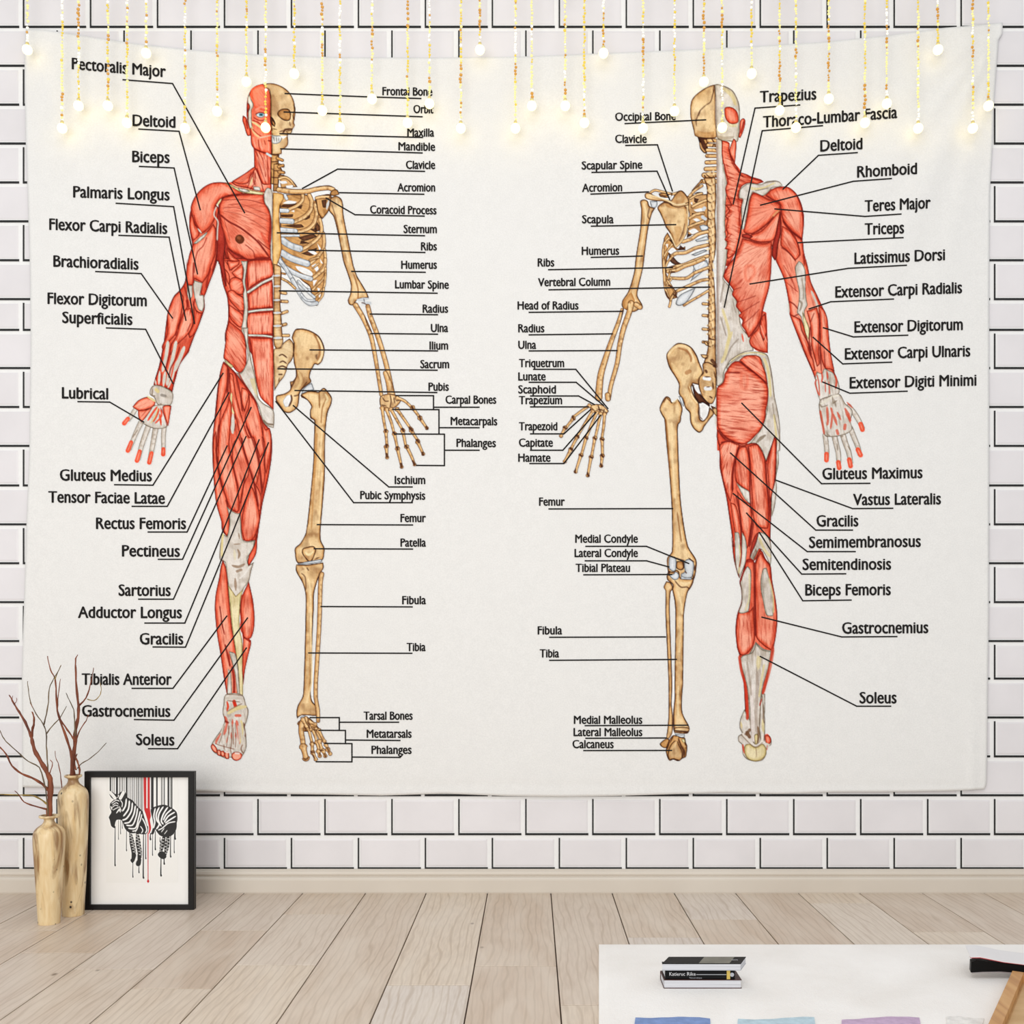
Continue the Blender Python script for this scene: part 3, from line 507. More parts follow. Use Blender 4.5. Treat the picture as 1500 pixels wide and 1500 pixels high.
# ---------------------------------------------------------------- back view
def figure_back():
    # skull, neck bones
    F('R','200,850 330,860 460,860 455,1500 200,1500 270,1380 330,1200 320,1080 240,960','x',out=0,al=0)
    F('R','200,840 340,870 350,960 330,1080 290,1070 240,1010 225,920','e',hw=2,fa=.4); S('R','240,930 260,1000 310,1060',2.4,'b',.8); F('R','280,890 320,880 345,930 310,950','k',hw=1)
    for q,w in (('350,900 455,900',6),('350,960 455,965',5.5),('340,1030 455,1035',6),('335,1110 455,1110',6),('330,1200 455,1195',6.5),('320,1290 455,1285',7),('295,1375 455,1370',8),('270,1460 455,1460',7)):
        BO('R',q,w,'b',ow=1.1); 
    for q in ('400,880 430,930 400,1000','350,1075 455,1080','340,1155 455,1155','330,1240 455,1240','310,1330 455,1325','280,1420 455,1420','300,1380 320,1410','440,930 455,1030','330,1320 350,1330'): S('R',q,2,'e',.85)
    F('R','440,130 380,145 280,195 180,270 125,340 105,430 105,560 125,660 150,760 165,830 200,850 330,870 460,860 470,800 455,600 455,400 450,220','h',f=120,hw=3,fa=.3,hl=.7)
    for q,w,a in (('430,200 410,280 380,370 310,420 240,490 210,550 180,640',1.6,.6),('430,140 420,240',2.2,.5),('180,600 190,700',1.6,.5),('240,480 220,560',2.2,.5),('205,852 300,868 455,862',1.6,.9)): S('R',q,w,'e',a)
    F('R','190,740 300,770 440,760 460,860 330,870 200,850 165,820','k',hw=3,out=0,al=.6); S('R','330,420 360,550 330,640',9,(240,210,162),.5)
    # head, soft half
    F('R','440,130 480,122 550,140 680,205 750,320 780,420 785,600 770,850 745,920 640,910 540,900 470,860 455,600 455,400 445,220','t',f=100,hw=3,fa=.2,hl=.8)
    F('R','480,130 560,150 680,220 740,320 760,440 700,420 640,300 540,210','y',hw=3,out=0,al=.8); F('R','600,640 740,640 760,720 640,720','y',out=0,al=.7,hw=3)
    F('R','580,450 640,435 700,455 745,500 765,570 760,650 700,672 640,660 590,600 575,520','m',hw=3,out=.6,fa=.25)
    F('R','785,650 800,610 840,595 862,630 850,720 815,820 790,865 768,850 780,760','m',hw=2); S('R','840,630 820,720 795,800',2.4,DK,.8)
    S('R','470,840 560,870 700,850',5,(150,130,108),.45); S('R','460,300 462,700',3,(190,176,168),.5)
    # spine band and fascia
    F('Z','200,420 560,330 960,400 980,700 900,1150 600,1100 380,1200 250,1400 180,1380','n',f=60,out=0,hw=2)
    F('b','200,420 360,240 520,180 720,180 800,420 860,900 800,1200 640,1400 440,1440 100,1250 95,640','t',out=0,hw=1)
    F('b','90,1100 300,1250 500,1380 560,1500 100,1500','n',out=0,hw=2)
    F('R','535,900 640,930 640,1060 720,1210 800,1340 700,1500 600,1500 560,1200','n',out=0,hw=1,f=70)
    F('a','395,820 480,700 550,540 590,560 607,980 480,950','n',out=0,hw=1)
    F('R','460,870 540,900 560,1200 Z:180,0 240,300 220,500 210,900 240,1200 200,1500 a:140,200 220,300 300,500 330,700 430,830 b:600,130 480,150 300,250 230,350 190,440 180,560 110,620 90,600 Z:90,1500 90,0','t',f=90,hw=2.4,fa=.35)
    S('.','1050,205 1052,300 1051,420 1052,480 1052,550',3.4,(176,152,142),.6); S('.','1056,240 1057,330 1056,450',3,(236,228,222),.8)
    for q,w in (('130,520 170,640 200,760 190,900',4),('230,760 190,860 160,1000 120,1080',5)): S('a',q,w,'y',.8)
    for q,w in (('110,600 140,700 170,800',2),('160,200 130,320 110,450',2.2),('240,430 270,560',1.6),('300,830 220,920 160,1060',2)): S('a',q,w,(150,134,120),.6)
    # neck and trapezius
    F('R','700,870 730,900 740,960 720,1210 640,1060 660,960','m',f=100,hw=1.8); 
    F('Z','R:540,900 640,930 640,1020 700,1180 780,1320 Z:400,110 500,140 570,175 700,215 740,250 640,280 540,265 440,310 400,400 400,480 450,490 430,640 410,750 430,900 420,1000 380,1150 330,1250 240,1310 230,1240 250,1180 200,1170 240,1080 200,1040 240,960 215,880 240,760 210,720 260,640 200,560 290,560 230,440 210,340 240,240 210,120 190,20 R:550,1200 535,1050','m',f=20,hw=3,fa=.8); S('R','640,1020 680,1200 760,1320 830,1400',2,DR,.55); S('R','560,950 570,1150 620,1350',2,LT,.5)
    for q in ('210,670 260,610 300,570','200,940 260,860','230,360 330,340','215,1060 300,960','240,200 320,190','200,780 300,690','230,480 320,470'): S('Z',q,2,DK,.5)
    S('Z','500,145 600,190 720,240',4,DK,.6); S('Z','380,470 400,700 400,900',3,DK,.35); S('Z','340,580 370,700 360,800',6,(250,140,112),.5)
    # scapular spine band
    F('Z','400,470 415,350 480,290 560,265 700,280 780,240 900,230 960,250 1000,300 940,320 860,330 800,390 730,440 640,410 590,390 540,500 520,650 490,800 470,900 440,900 430,740 430,600 450,490','t',hw=2,f=20,fa=.3)
    F('Z','550,300 640,320 760,300 880,245 920,270 850,300 740,350 640,370 560,360','y',hw=2,out=0,al=.9); S('Z','620,370 720,350 800,330',1.4,(120,104,90),.7); S('Z','740,265 830,250 920,235',1.2,(120,104,90),.8)
    # infraspinatus / rhomboid region
    F('Z','590,400 700,430 800,480 900,520 960,560 960,640 900,720 840,790 760,850 680,910 590,960 500,960 460,930 490,800 520,640 545,500','m',f='900,600',hw=4,fa=.4,hl=.6)
    F('Z','560,980 700,920 830,790 900,700 960,650 970,760 940,900 880,1040 760,1080 640,1070 540,1040','m',f='960,660',hw=3,fa=.4,hl=.9)
    S('Z','850,740 900,680 950,640',3,(225,150,100),.9); S('Z','560,970 680,910 800,810 870,720',1.6,DR,.8); F('Z','440,970 520,960 590,1000 540,1030 440,1010','d',hw=2); S('Z','440,990 540,1030 650,1075 820,1070',1.8,DR,.7)
    # deltoid and upper arm
    F('Z','760,430 860,340 990,310 1080,320 1180,400 1250,530 1290,700 1290,850 1270,1050 1200,990 1120,930 1040,840 990,760 970,620 960,560 850,490','m',f='1260,1040',hw=4,fa=.5,hl=.7)
    F('Z','970,620 1030,820 1130,930 1270,1050 1290,1200 1340,1400 a:1010,0 1040,150 1060,240 1120,370 1180,500 1220,600 1240,760 1260,960 c:540,330 575,420 590,560 380,640 330,420 250,220 150,0 a:1000,1010 900,760 830,560 820,440 770,200 690,20 Z:900,1300 880,1200 920,960 960,750','m',f=75,hw=3.6,fa=.5)
    F('Z','960,660 980,800 975,960 940,1100 920,1280 890,1330 850,1260 860,1100 900,960 930,800','d',f=90,hw=2.5); F('Z','990,850 1100,920 1200,1060 1240,1250 1170,1330 1060,1200 970,1120','m',f=60,hw=3,hl=.9)
    for q,w in (('1000,780 1120,930 1270,1040',3),('980,1150 1080,1220 1180,1340',1.6),('1150,950 1200,1080 1240,1260',1.6),('1280,1240 1300,1400',2),('770,440 850,490 960,530',2),('1190,430 1260,600 1285,800',2)): S('Z',q,w,DR,.65)
    # latissimus
    F('Z','440,1020 540,1045 640,1080 760,1090 850,1060 850,1250 840,1500 a:620,300 570,480 530,640 470,740 430,800 400,820 370,750 330,690 340,640 300,590 320,560 270,490 280,440 230,370 240,320 190,250 140,180 Z:240,1400 320,1300 400,1150','m',f='950,1000',hw=4,fa=.6,hl=1)
    F('a','350,60 450,40 500,130 430,260 350,230','m',out=0,hw=5,al=.5,hl=1)
    for q,w in (('240,320 330,290',1.3),('280,450 400,410 480,380',1.3),('320,560 420,500 520,440',1.3),('340,680 440,600 520,520',1.3),('350,720 380,780',1.6),('180,60 240,-10',3)): S('a',q,w,DR,.5)
    S('Z','250,1330 230,1420 210,1500',4,DK,.7); F('a','540,600 580,560 590,720 605,850 605,980 560,970 480,940 430,910 410,850 440,790 500,720','m',f=60,hw=3); F('a','540,600 580,570 595,760 560,860 520,740','n',f=75,hw=2)
    S('a','530,690 560,780 600,870',1.8,LT,.7); S('a','420,800 480,730 530,640',2,DR,.7); S('a','335,780 350,860',2.4,(232,96,72),.9); S('a','550,640 540,560 560,480',1.6,DK,.6)
    # forearm detail
    F('a','890,80 930,15 965,40 1000,120 1000,300 1010,420 1020,480 990,540 1000,620 1040,720 1035,840 980,720 950,600 910,560 930,430 930,330 905,200','t',hw=1.6,f=85,fa=.3); F('a','965,540 1010,640 1040,730 1035,845 990,760','y',hw=1); S('a','930,430 960,460 940,540',3,(140,124,106),.7); S('a','960,200 980,330 975,420',2,(150,134,116),.6)
    F('a','1010,540 1120,500 1150,640 1140,960 c:380,250 350,280 300,100 a:1060,900 1050,700','m',f=88,hw=2.6,hl=1); F('a','1130,480 1190,520 1230,620 1250,850 1270,1000 c:545,330 500,310 440,300 400,200 a:1150,900 1150,650','m',f=85,hw=2.6,hl=.9); F('a','830,570 900,600 960,640 1010,800 1060,1000 c:310,200 335,320 305,330 230,160 a:920,800 860,650','m',f=65,hw=2.6)
    for q,w in (('1050,700 1040,860 1060,960',2),('1140,560 1150,800 1160,1100',1.6),('940,620 960,740 1040,900 1060,1000',2),('830,440 880,470 920,520',2),('870,600 930,570',2),('1090,560 1050,660',1.4)): S('a',q,w,DR,.7)
    S('a','1060,330 1100,420 1130,500',3.4,'t',.9); S('a','820,450 830,560',2,'t'); S('a','770,60 860,220 900,330',1.2,DK,.5); S('a','800,240 870,300 920,340',1.2,DK,.5)
    for q,w in (('250,60 290,180',2),('380,60 390,200 400,330',1.8),('430,100 440,300',1.6),('170,50 230,180 300,320',1.6),('510,100 540,300',1.6)): S('c',q,w,DR,.6)
    # wrist and back of hand
    F('c','330,400 350,330 400,350 430,300 480,320 520,340 580,430 595,570 510,600 380,650 350,560','t',f=85,hw=1.4,fa=.8)
    for q,w in (('400,330 410,400 400,450',2.4),('460,330 470,420',2.6),('545,370 565,430 555,520',3),('350,370 370,450 380,600',1.6),('440,430 445,560',1.4),('480,440 490,580',1.4),('345,420 330,460 370,590',2)): S('c',q,w,(214,74,50),.8)
    for q,w in (('440,1030 450,1110 460,1230 455,1300',(7.5,6.6)),('540,1030 560,1120 585,1230 590,1330',(8.5,7)),('630,1010 660,1110 700,1220 720,1330',(8.5,7)),('720,960 760,1060 800,1160 820,1240',(8,6.6)),('700,720 760,790 810,870 850,950',(8,6.6))): BO('c',q,w,'t',ow=.8)
    F('c','380,650 510,600 600,580 660,680 740,760 720,880 740,960 690,1010 600,1040 520,1050 440,1040 420,960 390,860','t',f=80,hw=2,fa=.7)
    for q,w in (('385,760 405,870 430,1020',3.4),('460,720 470,860 465,920',3.6),('505,730 520,800 500,960',3.2),('530,800 570,920',4),('575,780 610,860',4),('660,740 720,870',6),('570,980 580,1015',4),('660,920 655,960',4.5),('680,670 740,730',3),('690,800 715,890',4)): S('c',q,w,(214,84,60),.72)
    for a,b in (('455,1240','455,1305'),('585,1330','595,1390'),('705,1300','720,1370'),('800,1190','830,1250'),('830,910','850,970')): S('c',a+' '+b,7,(238,98,68)); S('c',a+' '+b,2,LT,.6)
    S('c','390,690 460,650 520,610 590,590',4,(232,224,208),.9); S('c','385,690 400,720 470,700',1.4,(130,112,92),.8); S('c','520,610 530,680 570,650',2,(130,112,92),.7)
    for q in ('560,1040 600,1050 640,1040','680,1000 720,1080 760,1140','470,1020 500,1050','720,1200 690,1150','580,1200 570,1120','540,640 560,720'): S('c',q,1.8,(130,112,92),.65)
    # iliac crest and gluteus
    F('b','230,340 300,270 400,200 480,160 620,140 720,150 790,190 830,330 860,500 890,760 920,900 955,1100 965,1300 960,1500 d:940,200 945,360 910,560 920,700 890,960 850,1100 840,1000 850,700 900,500 900,300 d:820,200 770,340 700,160 640,110 b:550,1400 700,1200 770,1000 790,800 780,560 750,400 700,250 600,200 450,210 350,270 230,390','t',hw=1.8,f=90,fa=.35)
    for q,w in (('290,270 400,190 520,160 640,155 760,190',2),('740,230 790,360 820,560 830,760',4),('880,1000 900,1200 920,1400',3)): S('b',q,w,'y',.85)
    for q,w in (('300,250 400,180 520,140 700,150 790,190',1.),('860,850 880,1000 920,1150 950,1300 960,1500',1.),('800,230 850,480 880,760',1.2),('640,1390 700,1330 760,1290',5)): S('b',q,w,(130,112,92),.75)
    F('b','400,260 480,200 620,190 690,220 730,340 770,450 790,600 740,560 640,460 520,360','m',f=35,hw=2.6,fa=.8)
    F('b','95,640 180,560 200,450 230,400 300,300 400,270 520,360 640,450 740,540 795,620 800,780 770,950 760,1060 700,1210 620,1300 540,1380 440,1420 340,1390 230,1330 130,1230 95,1150','m',f=5,hw=4,fa=.9,hl=1)
    for q,w in (('400,270 520,370 660,470 790,580',1.8),('110,1220 220,1330 330,1390 420,1410',2.4),('240,430 420,430',1.8)): S('b',q,w,DR,.75)
    F('b','400,380 540,420 560,600 500,700 400,660 380,500','m',out=0,hw=6,al=.45,hl=1.2)
    # thigh back
    F('b','100,1200 200,1330 330,1400 440,1430 540,1400 640,1400 700,1480 d:770,330 830,150 890,-20 920,30 910,400 900,600 850,800 840,1100 830,1500 e:740,60 740,220 720,330 640,200 540,350 500,340 430,400 360,560 340,520 290,330 260,50 d:320,1500 270,1150 220,820 170,600 130,400 130,150 90,0','n',f=85,hw=3.4,fa=.5)
    F('d','140,100 300,60 400,110 370,260 320,500 310,760 280,900 220,750 160,500 140,300','m',f='380,-300',hw=2.6,fa=.8,hl=.9); F('d','400,150 500,130 545,300 550,760 440,690 350,600 350,330','m',f=85,hw=3,fa=.6,hl=.9)
    F('d','520,130 640,100 710,180 760,320 780,600 810,900 800,1250 740,1260 640,1230 590,1100 570,800 550,400','m',f=84,hw=3.6,fa=.6,hl=1); F('d','830,170 880,0 910,60 910,350 890,620 850,800 820,920 800,600 790,380','m',f=92,hw=2.8,hl=1)
    F('d','370,730 480,880 560,930 580,1120 560,1350 530,1500 e:450,200 400,0 d:430,1300 400,1000','m',f=80,hw=3,fa=.6,hl=.9); F('d','280,900 350,930 400,1100 430,1300 430,1500 e:380,100 330,100 d:320,1200','m',f=80,hw=2.2)
    F('d','360,630 440,690 545,760 565,930 480,860','t',hw=1.6)
    for q,w in (('400,130 340,330 310,520 310,740',3),('520,130 550,420 550,800 570,1050',2.2),('770,350 780,620 810,900 830,1100',2.4),('360,800 400,1000 430,1250 430,1500',2.4),('590,1150 560,1350 540,1500',5),('150,80 260,60 380,110',2)): S('d',q,w,DR,.75)
    # knee hollow
    F('e','300,0 350,0 370,120 370,300 350,500 340,520 310,380','t',hw=1.4,f=85,fa=.5); F('e','390,0 430,60 450,200 430,380 360,560 350,480 380,300','t',hw=1.6,f=100,fa=.3); F('e','570,60 600,0 680,20 740,120 750,300 740,420 700,330 640,220 600,200 560,280 530,340 490,300','t',hw=1.8,f=70,fa=.5)
    S('e','360,150 370,320 350,500',2.4,'y',.7); S('e','600,60 660,200 740,300',4,'y',.7); S('e','370,120 385,260 360,420',1.6,DK,.8); F('e','480,330 510,130 560,20 600,-10 570,120 510,260','d',hw=1.6,f=100,al=.8); F('e','520,240 560,180 590,240 540,340 500,310','e',hw=2,al=.45,out=0)
    # calf
    F('e','450,330 520,330 545,370 600,220 640,230 680,320 740,400 760,580 790,750 820,950 820,1150 790,1350 770,1500 f:590,0 560,180 530,300 500,480 450,620 440,600 300,900 250,900 f:230,480 190,190 150,60 e:330,1400 310,1200 330,1000 380,850 380,700 360,600 400,480','n',f=88,hw=3,fa=.4)
    F('e','560,350 620,240 680,330 740,420 760,600 800,800 820,1000 815,1180 790,1350 750,1440 680,1400 600,1330 560,1270 550,900 545,600','m',f=88,hw=3.4,fa=.6,hl=.8); F('e','350,980 480,960 530,900 550,1280 520,1400 450,1480 380,1500 335,1420 315,1200','m',f=88,hw=3.4,fa=.6,hl=1)
    F('e','420,460 460,410 500,460 500,700 470,960 380,990 350,970 385,860 380,680 370,610','t',hw=2,f=90,fa=.4); F('e','620,560 650,440 690,430 720,540 760,700 780,900 770,1020 690,1010 650,850 620,700','t',hw=2.4,f=85,fa=.4)
    S('e','540,360 545,800 555,1260',3,DR,.75); S('e','720,560 770,780 775,980',2.6,'y',.7); S('e','480,500 480,800 430,950',2.4,'y',.6); S('e','440,420 400,500 370,600',3,DK,.8); S('e','460,350 510,350',4,DK,.7); S('e','650,480 640,620 660,800',2.4,(150,140,128),.5)
    F('f','370,0 460,80 550,100 530,260 470,440 440,600 480,600 480,780 470,920 480,1060 470,1180 400,1210 350,1200 310,1150 300,1000 285,780 265,500 200,190 290,140','t',hw=2.4,f=88,fa=.4); F('f','380,130 430,150 420,300 380,360 360,240','y',out=0,hw=2,al=.8)
    for q,w in (('350,560 335,800 330,1000',4.5),): S('f',q,w,(236,222,216),.8)
    for q,w in (('370,700 370,900 390,1060',2.6),('370,380 385,560',2),('270,230 300,400',2.4)): S('f',q,w,(140,118,98),.7)
    for q,w in (('500,300 480,450 450,600',3.4),('420,690 415,760',2.6),('265,500 270,700 270,900',3.6)): S('f',q,w,(206,60,40),.85)
    F('f','240,780 190,900 185,1000 210,1060 170,1090 170,1150 210,1190 220,1300 270,1360 370,1385 450,1370 490,1310 500,1230 550,1190 545,1110 480,1080 480,900 450,640 440,600 300,900','t',hw=2,f=80,fa=.3,al=.95); F('f','240,1230 330,1210 460,1230 490,1290 440,1360 370,1380 280,1350','y',hw=2.4,fa=.2)
    for q,w,c in (('220,1060 320,1180',2.4,(232,224,214)),('270,1050 300,1100',5,(120,84,60)),('390,1000 400,1130 370,1180',4,(132,98,66)),('350,1070 360,1140',4,(226,205,150)),('500,1090 520,1140',6.5,(222,88,66)),('520,1160 500,1250',2.2,(206,80,60)),('225,1190 235,1280',2.6,(214,90,66)),('450,900 460,1060',4,(226,210,160)),('200,930 210,1000',3,(226,205,150)),('370,1210 380,1340',1.4,(160,130,104)),('455,720 460,900 470,940',1.4,(120,96,74)),('470,1080 470,1150',2,(110,50,36))): S('f',q,w,c,.85)
    F('f','190,190 330,120 370,10 450,90 550,110 520,300 470,470 440,620 430,800 420,1000 430,1150 375,1200 330,1150 310,1000 300,780 265,500','t',hw=3,f=88,fa=.6,hl=1)
    F('f','380,150 440,170 430,300 390,350 365,250','y',out=0,hw=3,al=.8); S('f','330,500 330,800 335,1050 340,1150',5,(238,226,220),.7); S('f','390,350 385,600 375,850 385,1050',4.5,(168,148,134),.55); S('f','270,230 300,420 320,620',3,(168,150,134),.55); S('f','470,260 440,430 410,640',3,'y',.7)
    S('f','180,160 205,330 245,480 262,620 275,780 272,900',4,(206,66,44),.85); S('f','575,60 550,220 515,380 480,500 455,600',5,(214,84,60),.72); S('f','440,660 415,740',2.2,(176,50,36),.8)
    F('f','355,1080 390,1060 405,1110 395,1170 365,1190','y',hw=2); S('f','300,1020 270,1060 250,1080',4.4,(120,84,60),.75); S('f','395,980 405,1080 390,1170',3,(126,92,64),.75)
    S('f','215,1060 300,1150 370,1205 440,1150 450,1040',3.6,(230,220,208),.95); S('f','200,1070 290,1165 365,1215 450,1165',1.3,(140,116,94),.7)
    F('f','245,1200 300,1180 370,1220 450,1180 490,1230 490,1310 440,1362 370,1385 290,1362 245,1300','y',hw=3,fa=.3,hl=1); S('f','375,1225 382,1330',2,(176,150,120),.6)
    F('f','478,1085 520,1080 545,1110 548,1160 520,1190 485,1165','m',hw=2,fa=.2); S('f','480,1170 520,1195 505,1230',3,'t'); S('f','215,1190 240,1290',2.6,(206,90,66),.8)
def figure_back_bones():
    # spine
    F('S','1180,0 1370,0 1385,300 1370,600 1385,900 1370,1200 T:900,100 930,400 950,800 950,1100 950,1500 U:890,300 890,480 700,430 T:820,1400 830,1000 830,500 830,100 S:1270,1200 1250,900 1200,500 1240,200','b',hw=3,f=0,fa=.4)
    for i in range(21):
        y = 258+i*12.4; x = 1043 if y < 330 else 1042
        S('.','%f,%f %f,%f %f,%f'%(x-9,y-3,x-4,y+1,x-1,y+2),1.5,'e',.8); S('.','%f,%f %f,%f'%(x+1,y+1,x+5,y-3),1.5,'e',.7)
        S('.','%f,%f %f,%f'%(x-6,y-4,x-2,y-6),3.2,(246,216,166),.7); S('.','%f,%f %f,%f'%(x+2,y-8,x+3,y-2),3.,(246,216,166),.7); S('.','%f,%f %f,%f'%(x-1,y-8,x,y-3),1.4,(120,66,30),.7); S('.','%f,%f %f,%f'%(x+5,y-2,x+6,y+4),2.2,'e',.7)
    for y in (445,462,482,501): BO('.','%d,%d %f,%f'%(1030,y,1037,y+.5),4.6,'b',ow=1)
    S('.','1037.5,440 1037,470 1037,505',1.8,'e',.6)
    # cage: shadow side, then ribs
    F('S','560,960 620,860 700,1000 760,1110 900,1080 900,1140 760,1150 640,1200 600,1500 T:300,480 350,600 210,620 150,520 120,200 S:545,1300','k',hw=2,fa=.6)
    for q in ('880,330 960,280 1240,260 1240,800 1000,900 930,900 960,560','1000,200 1160,20 1180,60 1000,230'): F('S',q,'k',hw=2,fa=.7,al=.9,f=-25)
    for q in ('980,400 1010,380 1010,440','1030,510 1150,480 1210,520 1080,540','1020,660 1080,640 1150,690 1090,700','950,840 1040,800 1110,850 1010,890','1180,100 1230,120 1190,140','1190,240 1240,230 1210,260','620,1160 700,1100 760,1150 680,1200','590,1050 630,1040 620,1110','650,1330 700,1340 700,1390 650,1380'): F('S',q,'x',out=0)
    for q in ('1030,260 1080,230 1160,230','640,980 690,970 700,1040','640,1180 700,1230 780,1320 860,1360 740,1370 650,1300','820,1060 900,1130 780,1140','1000,560 1100,560 1000,620','1000,720 1120,700 990,760','930,880 1000,910 920,950','1040,320 1110,340 1080,400 1040,380'): F('S',q,'e',hw=1.6,al=.9)
    for q in ('1050,980 1240,910 1270,980 1080,1010','990,1210 1200,1130 1250,1150 1060,1230','1040,1400 1240,1290 1250,1400 1130,1500 1010,1500'): F('S',q,'w',hw=2,fa=.7,f=-20)
    for q in ('1120,760 1180,740 1260,770 1250,820 1150,830',): F('S',q,'w',hw=1.6)
    F('S','1110,1420 1180,1370 1200,1380 1120,1460','x',out=0)
    for q,w in (('1180,500 1200,480',5),('1170,620 1210,650',5)): S('S',q,w,'w')
    F('T','590,100 700,20 800,30 830,100 700,230 560,340 540,360 620,180','w',hw=2,f=-45,fa=.6); F('T','410,540 600,450 640,430 560,580 470,690 380,730 320,700 350,600','w',hw=2.4,f=-55,fa=.6)
    F('T','690,110 760,30 770,50 700,150','x',out=0)
    for q,w in (('970,290 1040,210 1160,130',4.4),('980,330 1080,270 1160,250',3.6),('1010,460 1100,410 1220,360',4.6),('970,640 1060,580 1180,560',5),('950,780 1060,730 1180,690',4.6),('860,1010 1000,960 1100,890 1250,850',5.6),('690,1230 760,1190 900,1180 1050,1110 1250,1060',5.6),('620,1440 740,1400 880,1370 1050,1300 1250,1230',5.6)): BO('S',q,w,'b',ow=.9)
    for q,w in (('200,190 330,170 450,110 600,60 760,-10',6),('230,290 380,300 500,290 620,210 830,130',5),('260,600 320,510 470,440 600,380 720,330 820,315',5),('450,720 560,650 700,570 830,490',4)): BO('T',q,w,'b',ow=.9)
    for q,w in (('640,950 570,1030 550,1150 550,1350 560,1500',3.6),('690,1050 620,1140 570,1230',3.4),('700,1230 620,1330 580,1420',3.6)): BO('S',q,w,'b',ow=.7)
    for q,w in (('130,0 135,150 140,280 155,450 200,580 240,640 220,740',4),('240,180 200,300 170,400',3.4),('260,300 200,380 170,450',3),('330,500 270,580 240,640',3.2),('190,330 250,420 330,540',3)): BO('T',q,w,'b',ow=.7)
    for q in ('210,200 300,200 310,240 230,220','200,400 300,470 330,590 280,540','300,110 220,130','160,500 190,580 230,620','330,340 400,360 470,330','380,420 460,430','260,640 320,700','240,370 320,430'): S('T',q,2.6,'e',.75)
    # clavicle, scapula
    for q,w in (('350,240 420,200 520,220 700,260 800,230',4),): BO('S',q,w,'b')
    F('S','480,250 560,240 640,260 700,240 680,300 620,320 500,300','k',hw=1.5,fa=.6); S('S','500,270 580,290 640,270',1.8,'e',.8); F('S','640,280 670,275 680,300 650,310','x',out=0)
    F('S','460,470 560,380 680,350 740,260 830,200 920,280 960,360 950,500 945,650 930,860 880,960 830,1040 750,1110 715,1040 690,950 640,850 590,780 550,670 500,560','b',f=75,hw=3.4,fa=.35,out=1.2,hl=.8)
    F('S','560,400 640,390 720,450 800,470 900,440 930,470 920,560 870,500 700,500 600,470','k',hw=2.5,out=0,al=.9); F('S','700,760 800,740 860,800 820,960 760,1050 720,900','k',hw=4,out=0,al=.5)
    S('S','560,390 640,400 700,450',2.6,'e',.7); S('S','880,450 930,500 920,560',2.4,'e',.6); S('S','890,720 860,860 800,1000',1.6,'e',.5); S('S','930,400 935,700 900,880 840,1000 750,1090 710,1000 660,880',2.2,(248,220,170),.8)
    F('S','270,250 330,240 430,290 560,340 650,360 740,420 850,420 950,380 950,430 900,445 800,470 720,460 640,400 540,375 440,370 330,350 270,320','b',hw=1.8,f=10,fa=.3); S('S','330,270 460,310 640,370 760,430 900,410',2,(250,224,176),.9); F('S','700,350 760,270 830,230 900,330 860,400 760,400','b',out=0,hw=3)
    F('S','340,370 460,370 460,440 420,480 370,470','w',hw=2)
    # humerus
    F('S','190,370 250,345 310,370 340,450 430,480 380,560 340,700 310,850 270,1150 240,1400 V:620,0 610,70 650,150 620,180 570,200 490,160 490,110 535,40 S:90,1500 120,1250 160,1000 190,800 205,500','b',f=95,hw=2.6,fa=.4,out=1.3,hl=.8)
    S('S','240,400 280,560 250,850 190,1200 150,1450',2.8,(248,220,170),.7); S('S','340,460 310,600 330,650',2,'e',.5); S('S','400,500 370,560',2,'e',.7)
    F('V','500,110 560,40 590,120 550,170 500,170','k',hw=2,out=0); BO('V','560,130 545,200 500,330 470,460 450,600 400,780 385,880',(9,6),'b',ow=1); BO('V','490,180 460,280 400,440 360,560 320,700 305,870',(5,11),'b',ow=1); S('V','500,170 480,300 465,370',3,'e',.85); S('V','545,140 550,180',4,(248,220,170),.8); BO('V','600,140 630,160',8,'b')
    BO('V','375,850 378,880',8,'b')
    F('V','230,930 290,920 340,930 385,975 360,1005 300,1000 250,980','b',hw=1.6,fa=.9)
    for q in ('260,850 290,920','290,960 340,970','300,930 320,990','350,960 340,1000','250,950 270,980','355,980 375,1000'): S('V',q,2,'e',.8)
    seg('V','230,935 170,975 110,1020 / 105,1035 50,1105 / 40,1110 10,1170 / 255,980 200,1070 140,1170 / 135,1180 90,1270 / 85,1280 40,1370 / 290,990 250,1080 210,1180 / 205,1190 170,1320 / 165,1325 125,1450 / 320,1000 300,1090 280,1180 / 275,1190 250,1330 / 245,1340 220,1480 / 350,1005 345,1090 330,1190 / 332,1200 335,1320 / 333,1330 325,1405',(5.4,4.4))
    for q in ('100,1020 110,1040','130,1165 150,1185','200,1180 215,1195','270,1185 285,1200','325,1195 345,1205','80,1265 95,1280','160,1320 180,1335','240,1335 258,1345','325,1320 340,1335','320,1390 330,1410','120,1430 120,1460','215,1460 225,1485','30,1100 50,1115'): S('V',q,3,'e',.8)
    # sacrum, pelvis
    F('U','690,430 760,400 830,430 890,480 895,700 890,900 830,1020 760,1000 700,940 660,850 630,740 640,620 700,560','b',hw=2.6,fa=.5,f=20,out=1.2)
    for q,w in (('720,640 790,650',5.5),('740,790 800,790',6)): S('U',q,w,'x')
    for q,w in (('720,620 800,620',2),('750,770 800,765',1.6),('740,530 750,550',3.5),('860,460 890,470',4),('840,700 850,800',2),('800,910 830,930',2),('690,450 690,560',2.4),('860,540 880,640',1.6),('770,60 880,80',2.2),('720,110 760,160 740,260',2.4),('670,300 720,350 770,340',2),('830,380 880,440',5)): S('U',q,w,'e',.75)
    F('U','700,100 760,110 780,170 740,160','b',hw=1.4); F('U','660,290 720,290 780,310 740,350 690,340','b',hw=1.4); F('U','810,1040 900,1090 900,1200 860,1160','b',hw=1.4); S('U','820,1040 850,1090 880,1060',2,'e',.8)
